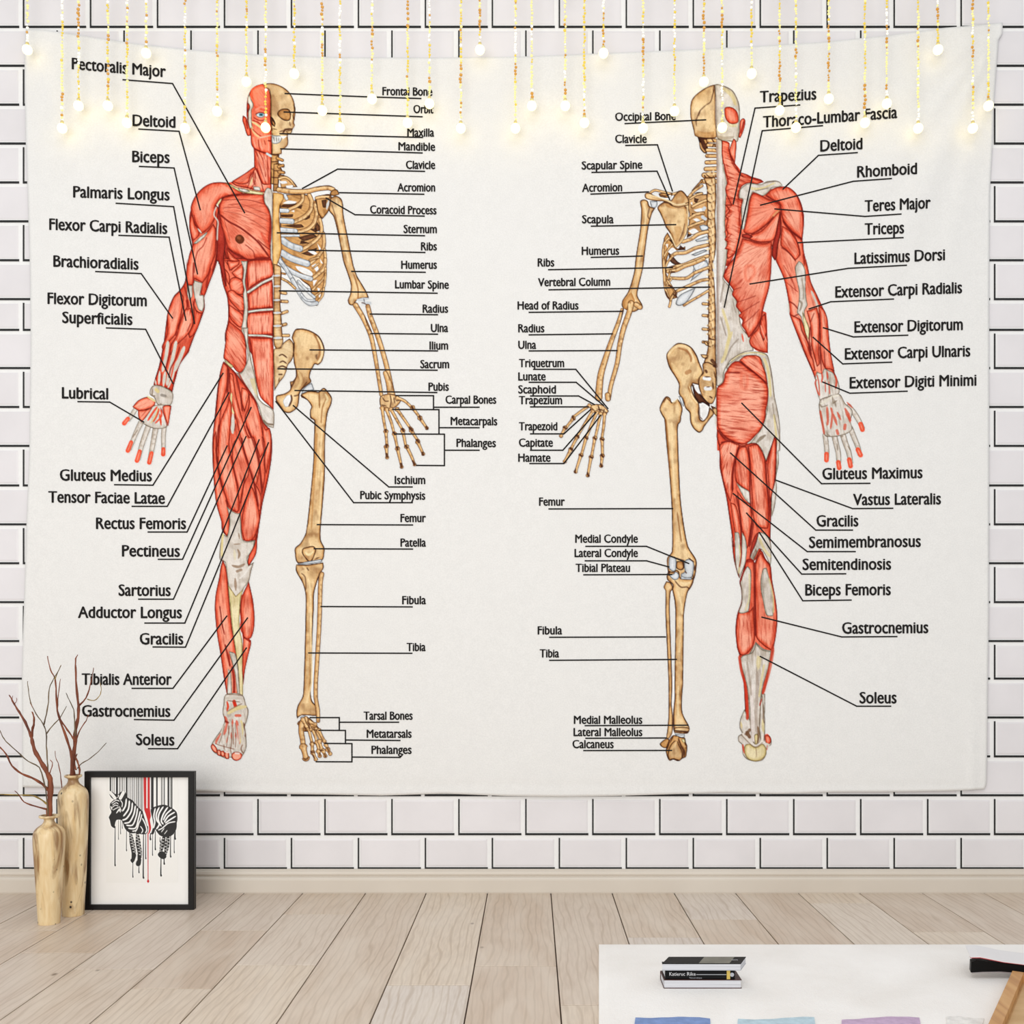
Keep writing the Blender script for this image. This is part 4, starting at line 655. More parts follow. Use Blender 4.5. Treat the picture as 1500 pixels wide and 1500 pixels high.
    F('U','160,300 210,220 310,130 380,125 470,150 540,200 610,310 650,420 700,560 650,640 640,740 550,720 530,780 570,900 640,1010 640,1150 660,1240 700,1260 760,1190 790,1060 860,1150 800,1240 720,1350 690,1410 640,1440 560,1380 510,1280 500,1150 440,1080 400,960 340,860 345,740 300,640 210,500 180,420','b',f=110,hw=3.2,fa=.4,out=1.4,hl=.8)
    F('U','540,730 640,780 660,870 800,1030 790,1060 700,1000 640,1010 570,900','e',hw=2); F('U','560,745 620,750 660,860 640,870 590,820','x',out=0); F('U','650,1040 700,1010 770,1050 780,1110 730,1200 690,1250 650,1220 640,1120','x',out=0)
    S('U','190,300 260,200 380,160 480,200 540,320 570,420',4,(250,224,176),.7); S('U','340,200 460,240 520,330 520,400',3,(160,100,56),.6); S('U','460,560 500,540',6,(170,112,64),.6); S('U','240,420 300,520 380,600',6,(246,216,160),.5); S('U','620,480 660,560 610,640',4,(246,216,160),.6); S('U','500,760 540,900 620,1010',2,(250,224,176),.8); S('U','480,760 520,860',2,(150,96,50),.6); S('U','430,130 540,200 620,330',1.8,'e',.8); S('U','540,1100 560,1280 640,1380',4,(246,216,160),.6); S('U','645,1060 650,1200 700,1260',2,'e',.6)
    F('U','340,900 390,920 420,1040 410,1060 370,990','w',hw=1)
    # femur, knee, shin, foot
    F('U','60,1090 110,960 160,905 215,930 240,990 280,990 325,940 370,1000 400,1090 380,1200 370,1280 340,1320 W:165,300 175,600 190,850 240,1150 300,1250 300,1320 280,1400 220,1450 100,1400 90,1330 85,1240 120,1190 120,900 100,600 80,400 65,220 U:100,1190','b',f=88,hw=2.8,fa=.4,out=1.4,hl=.8)
    for q,w,c in (('120,240 125,500 145,800',3,(248,220,170)),('75,220 95,450 105,650',2.6,(150,96,50)),('160,900 190,1120',2,(150,96,50)),('60,100 80,60 110,90',1.6,(90,46,22)),('130,100 160,80',3,(246,216,160))): S('W',q,w,c,.7)
    F('X','310,240 420,230 460,280 455,520 400,560 300,500 290,400','w',hw=2.6,fa=.3); F('X','650,320 740,280 840,350 840,560 800,690 600,700 560,620 640,560 630,440','w',hw=2.6,fa=.3); F('X','470,330 620,320 630,480 560,530 460,480','k',hw=2.5,fa=.6); S('X','600,350 620,470 580,520',2,'e',.8); S('X','730,260 850,350',1.6,'e',.9); S('X','870,420 860,540',2.4,'e',.9); S('X','300,210 520,280 640,320',1.4,'e',.7)
    F('X','290,560 400,560 460,520 520,560 560,700 820,700 850,600 840,780 790,900 720,1000 680,1150 630,1500 Y:510,0 490,300 500,560 600,760 630,850 590,930 350,910 330,800 330,500 350,300 350,0 X:440,1500 420,1200 370,950 380,850 260,740 250,640','b',f=92,hw=2.8,fa=.4,out=1.3,hl=.8)
    F('X','300,640 400,600 450,560 520,620 500,720 400,740','w',hw=2); F('X','560,640 640,680 800,690 800,740 560,730','w',hw=1.4); S('X','430,760 560,900 700,900 760,960',2,'e',.6); S('X','560,800 660,830 760,800',4,(248,220,170),.7); S('X','660,560 680,590',1.6,'e',.8); S('X','310,560 300,640',2.4,'e',.8); S('X','500,1000 570,1300 590,1500',3,(248,220,170),.8); S('X','820,620 830,760 720,980',2,'e',.6)
    F('X','240,770 330,800 380,880 370,960 340,1000 320,1200 320,1500 Y:310,0 300,400 320,600 320,850 300,950 240,1030 200,1010 220,850 240,600 240,0 X:220,1500 220,980 180,900','b',f=90,hw=2.2,fa=.4,out=1.2); S('X','360,960 400,1120 430,1400',2.6,'e',.7); S('Y','325,500 330,860',2.4,'e',.8); S('Y','320,0 325,300',2.2,(130,84,50),.8); S('Y','420,60 410,300 420,640',3,(248,220,170),.7)
    F('Y','350,830 480,810 590,820 630,850 600,900 540,920 350,920','b',hw=1.6,f=0); S('Y','350,880 480,890 590,900',2.2,'e',.9); F('Y','350,930 460,950 540,940 540,1000 470,1010 380,970','w',hw=1.2)
    F('Y','80,1120 150,1050 210,1020 260,1050 230,1160 180,1200 110,1170','k',hw=2,fa=.4); F('Y','200,1190 250,1050 330,960 410,980 480,1000 540,1010 560,1090 585,1160 580,1260 560,1360 500,1390 420,1440 330,1410 260,1430 215,1360 190,1250','k',hw=2,fa=.5,f=60)
    F('Y','250,1200 300,1110 360,1060 400,1060 440,1150 490,1250 490,1380 440,1430 330,1400 260,1420 225,1340','b',hw=2.4,fa=.3,hl=1); F('Y','470,1040 530,1020 550,1090 510,1110','y',hw=1.4,fa=.2)
    for q,w in (('260,1050 220,1190 200,1220',2.6),('420,1020 470,1160 510,1230 500,1370',2.6),('540,1090 560,1200',2),('330,970 270,1100',2),('90,1130 110,1180',2),('540,1230 530,1360',3),('270,1420 340,1400 440,1430',2)): S('Y',q,w,'e',.75)
    S('Y','500,1110 540,1170',3.4,'b',.9); S('Y','400,1000 390,1060',3,'b',.9)
# ---------------------------------------------------------------- the wall of white bricks
ROWS = [39-57*k for k in range(6, 0, -1)]+[39,96,153,210,267,324,381,438,483,539,596,653,711,768,825,882,939,994,1051,1108,1165,1222,1272]
def build_wall():
    t = N('white_brick', .38); c = t.ramp(t.noise(6, detail=4), [(.3, rgb(229, 225, 226)), (.7, rgb(237, 233, 234))])
    t.col(c).bump(t.noise(90, detail=2), .12, .001)
    grout = flat('white_grout', rgb(246, 245, 243), .8, .02, 60); black = flat('black_shadow_line', rgb(14, 13, 13), .7, .1, 60)
    g = G(); x0, z0 = W(-700, 0)[0], W(0, 1330)[2]; x1, z1 = W(2300, 0)[0], W(0, -320)[2]
    g.box((x0, 0, z0), (x1, .08, z1), 1)
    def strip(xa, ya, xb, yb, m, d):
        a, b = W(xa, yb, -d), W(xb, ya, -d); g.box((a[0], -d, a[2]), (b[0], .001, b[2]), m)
    def tile(xa, ya, xb, yb):
        d = .0014; e = 2.2; o = [W(xa, ya), W(xb, ya), W(xb, yb), W(xa, yb)]; i = [W(xa+e, ya+e, -d), W(xb-e, ya+e, -d), W(xb-e, yb-e, -d), W(xa+e, yb-e, -d)]
        i2 = [(p[0], 0, p[2]) for p in o]; o2 = [(p[0], -.0004, p[2]) for p in o]
        g.add(i2+o2+i, [(8, 11, 10, 9)]+[(4+k, 8+k, 8+(k+1) % 4, 4+(k+1) % 4) for k in range(4)]+[(k, 4+k, 4+(k+1) % 4, (k+1) % 4) for k in range(4)], 0)
    for r in range(1, len(ROWS)):
        yt, yb = ROWS[r-1], ROWS[r]; A = ((len(ROWS)-1-r) % 2 == 0); off = 33.3 if A else 82.4
        if yb == 1222: off = 82.4
        for k in range(-7, 23):
            xa = off+98.13*k
            strip(xa, yt+5.5, xa+2.1, yb+1.4, 2, .0018); strip(xa, yb-1.5, xa+92.5, yb+1.5, 2, .002)  # black L on left and bottom paints in each brick's shadow line
            tile(xa+4, yt+7, xa+91.5, yb-3)
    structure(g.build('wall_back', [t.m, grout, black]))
def build_floor():
    q = N('whitewashed_oak', .42); at = q.n('Attribute', attribute_name='board'); ofs = at.outputs['Vector']
    pos = q.n('TexCoord').outputs['Object']; v = q.n('VectorMath', {0: pos, 1: q.n('VectorMath', {0: ofs, 1: (17., 9., 5.)}, operation='MULTIPLY').outputs[0]}, operation='ADD').outputs[0]
    m1 = q.n('Mapping', {'Vector': v, 'Scale': (11., 2.2, 1)}).outputs[0]
    warp = q.noise(1.6, m1, 2, .6)
    wv = q.n('TexWave', {'Vector': m1, 'Scale': 1.5, 'Distortion': 9., 'Detail': 2., 'Detail Scale': .9}, wave_type='BANDS', bands_direction='X').outputs['Fac']
    fine = q.noise(14, q.n('Mapping', {'Vector': v, 'Scale': (14., 1.2, 1)}).outputs[0], 4)
    base = q.mix(q.n('SeparateXYZ', {0: ofs}).outputs[0], rgb(226, 216, 207), rgb(232, 214, 190))
    base = q.mix(q.ramp(q.n('SeparateXYZ', {0: ofs}).outputs[1], [(0, (0, 0, 0, 1)), (1, (1, 1, 1, 1))]), base, rgb(210, 188, 166))
    c = q.mix(q.ramp(wv, [(.0, (.42, .42, .42, 1)), (.2, (0, 0, 0, 1)), (1, (0, 0, 0, 1))]), base, rgb(168, 144, 116))
    c = q.mix(q.ramp(fine, [(.35, (.35, .35, .35, 1)), (.6, (0, 0, 0, 1))]), c, rgb(186, 166, 146))
    c = q.mix(q.ramp(warp, [(.35, (0, 0, 0, 1)), (.75, (.5, .5, .5, 1))]), c, rgb(236, 224, 208))
    kn = q.n('TexVoronoi', {'Vector': q.n('Mapping', {'Vector': v, 'Scale': (1, .55, 1)}).outputs[0], 'Scale': 7.}).outputs['Distance']
    c = q.mix(q.ramp(kn, [(.018, (.75, .75, .75, 1)), (.05, (0, 0, 0, 1))]), c, rgb(92, 66, 44))
    q.col(c).bump(fine, .15, .001)
    gapm = flat('floor_gap', rgb(74, 56, 40), .9, .1, 30)
    # seams meet the skirting at these pixels; joints are the pixels where one board ends and the next begins
    seams = [357-90.4*k for k in range(12, 0, -1)]+[357, 443, 535, 624, 714, 807, 897, 988, 1078, 1170, 1260, 1352, 1442]+[1442+90.4*k for k in range(1, 8)]
    J = {443: [1339, 1414], 357: [1363, 1448], 714: [1415], 624: [1443], 807: [1472], 988: [1347], 1170: [1323], 1260: [1365], 897: [1373]}
    J2 = {357-90.4*2: [1339, 1396], 357-90.4*3: [1363, 1470], 357-90.4: [1420], 357-90.4*4: [1380], 1078: [1400], 1442: [1345]}
    J.update(J2); random.seed(4); g = G(); tone = []; d0 = DW-.02
    X = [(s-778)/1500*(CAMH*FPX/355) for s in seams]; gap = .0014
    g.box((X[0], -4.6, -.03), (X[-1], .0, -.006), 1); tone += [(.5, .5, .5)]*6
    for i in range(len(seams)-1):
        ys = sorted([floorpt(0, y)[1] for y in J.get(seams[i], [])]); y = -4.6; cuts = []
        lo = ys[0] if ys else -1.
        cuts = [-4.6]+[lo-.9*k-random.random()*.3 for k in (3, 2, 1) if lo-.9*k-.3 > -4.5]+ys+[0.]
        for a, b in zip(cuts, cuts[1:]):
            r = (random.random(), random.random(), random.random()); n0 = len(g.f); ga = gap*1.1
            g.box((X[i]+gap, a+ga, -.02), (X[i+1]-gap, b-(ga if b < -.01 else 0), 0), 0, bev=.0007); tone += [r]*(len(g.f)-n0)
    o = g.build('floor', [q.m, gapm]); structure(o)
    a = o.data.attributes.new('board', 'FLOAT_VECTOR', 'FACE'); a.data.foreach_set('vector', np.array(tone, np.float32).ravel())
def build_skirting():
    m = N('painted_skirting', .45); m.col(m.ramp(m.noise(3), [(.3, rgb(214, 203, 188)), (.7, rgb(222, 212, 198))]))
    P = [(0, .0682), (-.006, .0682), (-.0085, .0665), (-.0085, .0645), (-.0125, .062), (-.0145, .056), (-.0145, .053), (-.0115, .0508), (-.0115, .0485), (-.017, .046), (-.0195, .042), (-.02, .038), (-.02, .004), (-.019, 0), (0, 0)]
    x0, x1 = W(-700, 0)[0], W(2300, 0)[0]; n = len(P)
    v = [(x0, a, b) for a, b in P]+[(x1, a, b) for a, b in P]
    f = [(i, (i+1) % n, n+(i+1) % n, n+i) for i in range(n)]+[tuple(range(n-1, -1, -1)), tuple(range(n, 2*n))]
    structure(mesh('baseboard_back', v, f, m.m))
build_wall(); build_floor(); build_skirting()
# ---------------------------------------------------------------- the printed wall hanging
TOP = [(38,42),(70,44),(140,55),(200,64),(280,73),(380,80),(500,84),(640,84.5),(760,83),(860,79),(1000,73),(1100,68),(1200,62),(1300,52),(1380,41),(1430,37),(1469,33)]
BOT = [(33,1153),(100,1154),(200,1156),(300,1159),(400,1163),(480,1164),(560,1165.5),(650,1162.5),(740,1166),(820,1167),(900,1166),(1000,1163),(1060,1161),(1140,1163),(1220,1160.5),(1320,1160),(1400,1158.5),(1442,1156)]
LEFT = [(42,38),(70,36),(120,36),(200,37.5),(300,41),(400,44),(500,45),(660,43),(760,39),(860,36),(980,32),(1153,33)]
RIGHT = [(33,1469),(52,1468),(54,1463),(150,1456),(210,1454),(280,1450),(420,1449),(600,1449),(900,1448.5),(1000,1447),(1100,1446),(1150,1445),(1156,1442)]
ip = lambda T, q: np.interp(q, [a for a, b in T], [b for a, b in T])
def fold(px, py):
    """how far the cloth stands off the wall (m): creases run down from the two pinned top corners, a faint wave below"""
    px = np.asarray(px, float); py = np.asarray(py, float); d = .011+.0*px
    for cx, cy, s, R in ((1466, 34, -1, [(24, .0105, 5.5, 560), (37, .0085, 6, 420), (52, .006, 7, 330), (12, .004, 3.5, 600)]), (38, 44, 1, [(20, .0048, 6, 380), (40, .0045, 8, 320), (62, .004, 8, 300)])):
        dx, dy = (px-cx)*s, py-cy; r = np.hypot(dx, dy)+1e-3; th = np.degrees(np.arctan2(dx, dy))
        for t0, A, w_, L in R: d = d+1.45*A*np.exp(-((th-t0-r*.004)/w_)**2)*(1-np.exp(-r/120))*np.exp(-(r/L)**2)
    d = d+.0016*np.sin(px*.011+py*.004)*np.clip((py-200)/500, 0, 1)+.0012*np.sin(px*.021-py*.006+1)
    d = d+.0035*np.exp(-((px-1424)/7.)**2)*np.clip((py-980)/150, 0, 1)-.001*np.exp(-((py-1150)/5.)**2)
    return d
def cloth_pt(px, py, off=0.):
    y = -(fold(px, py)+off); d = DW+y
    return np.stack([(px-778)/FPX*d, y, CAMH-(py-954)/FPX*d], -1)
TEXT_B = [("Pectoralis Major",105,243,101,113),("Deltoid",194,257,184.3,187),("Biceps",193.5,248.5,237.3,238.7),("Palmaris Longus",107,248.5,289,293.5),("Flexor Carpi Radialis",72,245,336.5,342.7),("Brachioradialis",78,203,390.5,395),("Flexor Digitorum",69.5,215,445,448.5),("Superficialis",91,194,473,476),("Lubrical",90.5,158.5,583.5,585),("Gluteus Medius",87.5,222.5,704,705),("Tensor Faciae Latae",70.5,241.5,736,738),("Rectus Femoris",140.5,272.5,774.7,775),("Pectineus",178.5,263.5,815,815.5),("Sartorius",173.5,250,872.7,873),("Adductor Longus",114,266.5,905,905.5),("Gracilis",204.5,268.5,944,944),("Tibialis Anterior",119.5,251.5,1003,1003.3),("Gastrocnemius",120,249.5,1049.5,1050),("Soleus",199,255.5,1091.5,1092),
("Trapezius",1113,1196,150,145.7),("Thoraco-Lumbar Fascia",1117.5,1314.5,186.7,172.7),("Deltoid",1201.5,1263.5,222,218.3),("Rhomboid",1255.5,1343.5,260,254.7),("Teres Major",1266.5,1363.5,310,305),("Triceps",1266.5,1324.5,343.7,341.7),("Latissimus Dorsi",1251.5,1384.5,386.7,381),("Extensor Carpi Radialis",1223.5,1409.5,436,429.3),("Extensor Digitorum",1251.5,1410.5,487.3,483.3),("Extensor Carpi Ulnaris",1237.5,1421.5,526.7,522),("Extensor Digiti Minimi",1244.5,1430.5,569,564.7),("Gluteus Maximus",1204.5,1351.5,702.3,700.3),("Vastus Lateralis",1249.5,1378.5,740,738.7),("Gracilis",1196,1257.5,771.3,771),("Semimembranosus",1185,1349,802.7,801),("Semitendinosis",1175.5,1305.5,835,834.3),("Biceps Femoris",1179.5,1305,872.3,871.7),("Gastrocnemius",1233.5,1360,928.3,927.3),("Soleus",1259,1313.5,1030.3,1030.3)]
TEXT_S = [("Frontal Bone",560,633.5,139.3,140.3),("Orbit",605.5,635,165.7,166),("Maxilla",596.5,636,200,200),("Mandible",583.5,637.5,220,221),("Clavicle",594.5,637.5,247.3,247.5),("Acromion",582,637.5,280.3,280.5),("Coracoid Process",542,639.5,312.7,314),("Sternum",591,640,341.3,341.5),("Ribs",616.5,640,366.7,366.7),("Humerus",587.5,640,393.7,393.7),("Lumbar Spine",578.5,657.5,422.3,423),("Radius",619,656.5,458,458),("Ulna",631,656.5,486.3,486.3),("Ilium",629,656.5,512,512),("Sacrum",615.5,658,539.3,539.3),("Pubis",627.5,657.5,572.3,572.3),("Carpal Bones",652.5,727,591.3,591.3),("Metacarpals",660,728.5,622.5,623),("Phalanges",668.5,726.5,654.5,655),("Ischium",578,623,709,709),("Pubic Symphysis",527.5,623,731,732),("Femur",586.5,624,764.7,764.7),("Patella",586.5,624,800.7,800.7),("Fibula",589,624,885,885),("Tibia",595.5,623.5,953.7,953.7),("Tarsal Bones",532.5,604.5,1054.3,1054.3),("Metatarsals",537,603,1080.7,1080.7),("Phalanges",544,603,1104.3,1104.3),
("Occipital Bone",901,990,177,175.7),("Clavicle",901,947.5,209.3,209.3),("Scapular Spine",852,941,248.3,247),("Acromion",852.5,911.5,281,280),("Scapula",852.5,899,327,327),("Humerus",852,907,373.3,373),("Ribs",787.5,812,390.3,390.3),("Vertebral Column",788,894,419.3,418.5),("Head of Radius",758,847.5,453.3,453.3),("Radius",759,797.5,486.7,486.7),("Ulna",759,785.5,511,511),("Triquetrum",760,826.5,537.7,537.7),("Lunate",759,799.5,557.3,557.3),("Scaphoid",759,814.5,576.3,576.3),("Trapezium",760,823.5,592,592),("Trapezoid",760,816.5,630.3,630.3),("Capitate",760,810,654.3,654.3),("Hamate",759,806.5,676.3,676.3),("Femur",789.5,827.5,740.7,740.7),("Medial Condyle",842.5,934.5,795,795),("Lateral Condyle",841.5,934.5,816,816),("Tibial Plateau",843,923,837.7,837.7),("Fibula",787.5,823.5,929.3,929.3),("Tibia",790.5,819,963,963),("Medial Malleolus",840.5,941,1060.3,1060.3),("Lateral Malleolus",840,941,1078.3,1078.3),("Calcaneus",838.5,899,1096,1096)]
LINES = """180,116.7 252.7,122.3 358.3,311.7|203.3,189 262.3,192.3 293.3,307.3|204,243.7 255,246 289.3,401.3|170,297.7 254.3,302.7 285,474|174,344.7 247.7,347.3 272.3,469.3|140,397.7 206.7,400.7 252.7,466|155.7,480.3 213.3,482.3 253.5,562|114,588.3 160.7,589 210.7,618.3|167.7,710 224,710.7 326.7,546.7|193.3,741.7 245,741.7 335.3,575|216.7,779.3 274,779.3 332.7,653|231.7,819.3 267.3,819.3 367.8,596.8|203,877.7 254,877.7 360.4,639.2|212,912.7 270.7,912.7 325.7,780 379.6,644|224,947.7 271.7,948 340.7,780 393.2,648.3|193.3,1008.3 253.3,1008.3 332.3,902.3|196.7,1054 254.7,1055 362.7,905|217.3,1096.7 260,1096.7 361,949
616.7,144.3 530,141.5 417.5,137|618.5,171 416,164|619,201.3 410,195.8|618.5,224 411,218|622,251 494.5,247.7 443,276|621,284.5 497,282.2|621.5,316.5 520,314.5 477.5,290|622,345.3 406,341|622.5,369.8 452,366.5|623,398.8 515,397.5|640.5,429.5 409,426|641,461 542,460|641,489.5 543,488.5|641,514 454,512.5|640.5,542.3 407,540.3|640,575 432,572|580,579.4 635,579.6 635,600|575,599.7 643,600 643,636|578,635.7 651,636 651,682 610,681.7|635,596.5 702,596.5|643,626.5 702,626.5|651,659.5 702,659.5|604,713.3 569.5,713.3 429.5,594|604,736.3 518,736.3 404,588|604.5,769 464.5,768.5|604.5,804.3 460,803.8|604,889 470,888.5|603.5,957 452,956.5|454,1051.2 497,1051.2 497,1070|497,1058 584,1058|467,1069.8 506,1070 506,1089|506,1084 586,1084.7|476,1089 515.5,1089.3 515.5,1116 463,1115.8|515.5,1109 586,1109.5 590,1105
915.5,181 1034,175.5|916.5,213 963,212 985,280|867,252.5 962.5,250.7 981,292.5|865.5,284.3 950,281|866,331.3 990,329|866,377 941,375|803.5,395 985,392|804,424.5 1040,420.5|775,457.5 911,456|775,490.5 897,489|775,514 904,513.5|781.5,541 843.5,541 890.5,598.5|775,560 844,560 884,594|777,580 847.5,580 871,592.7|777,596 862,596|777,635.5 826,635.5 865,600|777,659.5 824.5,659.5 873,604|776,679 826,679 880,608|804,745.5 985.5,745|858,800.3 947,800.3 1009,825.5|857,821.5 947,821.5 980,830.5|855,842 984,841.5|805,933.5 975,933|805,967.3 991,966|857,1063 1008,1062.3|858,1081.5 976,1081|855,1099.5 984,1099.3
1171.7,153.7 1106,158.3 1074,299|1205,184 1116.5,191.5 1061,450|1256,223.5 1199,227.5 1147,277|1306,261.5 1250,265.5 1114,300.5|1320,313.5 1267,317 1135,306|1323,348 1169,355.5|1328,388.5 1243,393 1098.5,416|1309,438 1217,442 1185,452.5|1330,491 1250,493.5 1206,480|1306.5,530.5 1234.5,533 1191,494|1329,573 1245,576 1205,559.5|1274.5,708 1203.5,708.5 1086.5,590.5|1308,744.5 1249,745 1137,703.5|1249,776.5 1195,776.5 1070,663.5|1253,808 1182.5,808 1074,723|1239,840.5 1174.5,841 1093.5,751.5|1247,879 1176,880 1112.5,780|1314,932.5 1233,933 1116,904|1305,1034.5 1255,1034.5 1113.5,961.5"""
def text_shapes(items, cap, bold, offset_m):
    """outlines of the printed words, laid on the cloth: list of (verts, faces)"""
    objs = []
    for t in ['H', 'x']+[i[0] for i in items]:
        c = bpy.data.curves.new('t', 'FONT'); c.body = t; c.size = 1; c.resolution_u = 3; c.fill_mode = 'FRONT'
        o = bpy.data.objects.new('t', c); COL.objects.link(o); objs.append(o)
    dg = bpy.context.evaluated_depsgraph_get(); out = []; H = 1
    for k, o in enumerate(objs):
        me = o.evaluated_get(dg).to_mesh(); n = len(me.vertices); co_ = np.empty(n*3, np.float32); me.vertices.foreach_get('co', co_); co_ = co_.reshape(-1, 3)
        f = [tuple(p.vertices) for p in me.polygons]
        if k == 0: H = co_[:, 1].max()
        elif k == 1: XH = co_[:, 1].max()
        else:
            _, xa, xb, ba, bb = items[k-2]; u = (co_[:, 0]-co_[:, 0].min())/(co_[:, 0].max()-co_[:, 0].min())
            yy = co_[:, 1]; xr_ = .76; yy = np.where(yy <= XH, yy/XH*xr_, xr_+(yy-XH)/(H-XH)*(1-xr_))
            yy = np.where(co_[:, 1] < 0, co_[:, 1]/H, yy)
            for n_, (sx, sy) in enumerate(((-bold, 0), (bold, 0), (0, -bold*.6), (0, bold*.6))):
                px = xa+bold+(xb-xa-2*bold)*u+sx; py = ba+(bb-ba)*u-yy*cap+sy
                out.append((cloth_pt(px, py, offset_m+n_*.00006), f))
        o.evaluated_get(dg).to_mesh_clear()
    for o in objs:
        c = o.data; bpy.data.objects.remove(o); bpy.data.curves.remove(c)
    return out
BG = (239/255., 237.5/255., 234/255.)
def fabric(name, ink):
    q = N(name, .88); q.b.inputs['Specular IOR Level'].default_value = .15
    if ink: c = q.n('Attribute', attribute_name='ink').outputs['Color']
    else: c = rgb(*[255*x for x in BG])
    g = q.ramp(q.noise(260, detail=2), [(.3, (.955, .955, .955, 1)), (.7, (1.03, 1.03, 1.03, 1))])
    g2 = q.ramp(q.noise(38, detail=3), [(.3, (.985, .985, .985, 1)), (.7, (1.012, 1.012, 1.012, 1))])
    q.col(q.mix(1., q.mix(1., c, g, 'MULTIPLY'), g2, 'MULTIPLY')).bump(q.noise(420, detail=1), .1, .0006)
    return q.m
def np_mesh(name, V, Q, mats, mi, cols):
    """V (n,3), Q list of loops per face flattened with sizes"""
    loops, sizes = Q; me = bpy.data.meshes.new(name); me.vertices.add(len(V)); me.vertices.foreach_set('co', np.asarray(V, np.float32).ravel())
    me.loops.add(len(loops)); me.loops.foreach_set('vertex_index', np.asarray(loops, np.int32))
    me.polygons.add(len(sizes)); st = np.concatenate([[0], np.cumsum(sizes)[:-1]]).astype(np.int32); me.polygons.foreach_set('loop_start', st)
    for m in mats: me.materials.append(m)
    me.polygons.foreach_set('material_index', np.asarray(mi, np.int32)); me.update(calc_edges=True)
    a = me.color_attributes.new('ink', 'FLOAT_COLOR', 'POINT'); c4 = np.ones((len(V), 4), np.float32); c4[:, :3] = cols
    a.data.foreach_set('color', c4.ravel()); me.update(); return me
def raster_patch(c, place, off, grain=1.):
    """turn a finished painting into a fine patch of coloured quads following the cloth"""
    col, a = finish(c, grain); h, w_ = a.shape; st = 2./c.ss
    keep = a > .004; k2 = keep.copy(); k2[:-1] |= keep[1:]; k2[:, :-1] |= keep[:, 1:]; k2[1:] |= keep[:-1]; k2[:, 1:] |= keep[:, :-1]
    F_ = k2[:-1, :-1] & k2[1:, :-1] & k2[:-1, 1:] & k2[1:, 1:]
    used = np.zeros((h, w_), bool); used[:-1, :-1] |= F_; used[1:, :-1] |= F_; used[:-1, 1:] |= F_; used[1:, 1:] |= F_
    idx = np.full((h, w_), -1); idx[used] = np.arange(used.sum())
    j, i = np.nonzero(used); px = c.x0+(i+.5)*st; py = c.y0+(j+.5)*st
    V = place(px, py, off); jj, ii = np.nonzero(F_)
    q = np.stack([idx[jj, ii], idx[jj+1, ii], idx[jj+1, ii+1], idx[jj, ii+1]], -1)
    return V, q, lin(col[used])*KA
def build_tapestry():
    global CV
    parts = []          # (verts, loops, sizes, material, colours)
    nu, nv = 352, 284
    U, V_ = np.meshgrid(np.linspace(0, 1, nu), np.linspace(0, 1, nv))
    y0 = 42+(1154-42)*V_; x_ = ip(LEFT, y0); xr = ip(RIGHT, 33+(1156-33)*V_); px = x_+(xr-x_)*U
    t, b = ip(TOP, px), ip(BOT, px); py = t+(b-t)*V_
    P = cloth_pt(px, py).reshape(-1, 3); I = np.arange(nu*nv).reshape(nv, nu)
    q = np.stack([I[:-1, :-1], I[1:, :-1], I[1:, 1:], I[:-1, 1:]], -1).reshape(-1, 4)
    rim = np.concatenate([I[0, :], I[1:, -1], I[-1, -2::-1], I[-2:0:-1, 0]]); B = P[rim]+np.array([0, .0035, 0]); nb = len(rim); o = len(P)
    r2 = np.array([(rim[(k+1) % nb], o+(k+1) % nb, o+k, rim[k]) for k in range(nb)])
    V = np.concatenate([P, B]); q = np.concatenate([q, r2]); bg = (lin(BG)*KA)
    parts.append((V, q.ravel(), np.full(len(q), 4), 0, np.tile(bg, (len(V), 1))))
    # stitched hem, a fine ridge along each edge
    for (x0, y0_, x1, y1_, fns) in ((170, 100, 665, 1130, (figure_front_muscle, figure_front_bones)), (812, 100, 1290, 1130, (figure_back, figure_back_bones))):
        CV = Canvas(x0, y0_, x1, y1_, 2, BG)
        for f in fns: f()
        V, q, c = raster_patch(CV, cloth_pt, .0006); parts.append((V, q.ravel(), np.full(len(q), 4), 1, c))
    ink = lin(np.array([34, 32, 31])/255.)*KA
    for s_ in text_shapes(TEXT_B, 16.3, .58, .0013)+text_shapes(TEXT_S, 11.7, .46, .0013):
        V, f = s_; parts.append((V, np.array([i for p in f for i in p]), np.array([len(p) for p in f]), 1, np.tile(ink, (len(V), 1))))
    for ln in LINES.replace('\n', '|').split('|'):
        P_ = [tuple(map(float, q_.split(','))) for q_ in ln.split()]; w_ = 1.0
        for (xa, ya), (xb, yb) in zip(P_, P_[1:]):
            L = math.hypot(xb-xa, yb-ya); n = max(1, int(L/5)); ux, uy = (xb-xa)/L, (yb-ya)/L; nx, ny = -uy*w_, ux*w_
            tt = np.linspace(-.7/L, 1+.7/L, n+1); cx, cy = xa+(xb-xa)*tt, ya+(yb-ya)*tt
            A_ = cloth_pt(cx+nx, cy+ny, .0011); B_ = cloth_pt(cx-nx, cy-ny, .0011); V = np.concatenate([A_, B_]); m = n+1
            q = np.array([(k, k+1, m+k+1, m+k) for k in range(n)])
            parts.append((V, q.ravel(), np.full(n, 4), 1, np.tile(ink, (len(V), 1))))
    o = 0; VV = []; LL = []; SS = []; MM = []; CC = []
    for V, l, s_, m, c in parts:
        VV.append(V); LL.append(l+o); SS.append(s_); MM.append(np.full(len(s_), m)); CC.append(c); o += len(V)
    me = np_mesh('wall_tapestry', np.concatenate(VV), (np.concatenate(LL), np.concatenate(SS)), [fabric('tapestry_cloth', 0), fabric('tapestry_print', 1)], np.concatenate(MM), np.concatenate(CC))
    ob = bpy.data.objects.new('wall_tapestry', me); COL.objects.link(ob)
    me.polygons.foreach_set('use_smooth', [True]*len(me.polygons))
    tag(ob, 'large cream wall tapestry printed with front and back muscle and skeleton figures', 'tapestry')
build_tapestry()
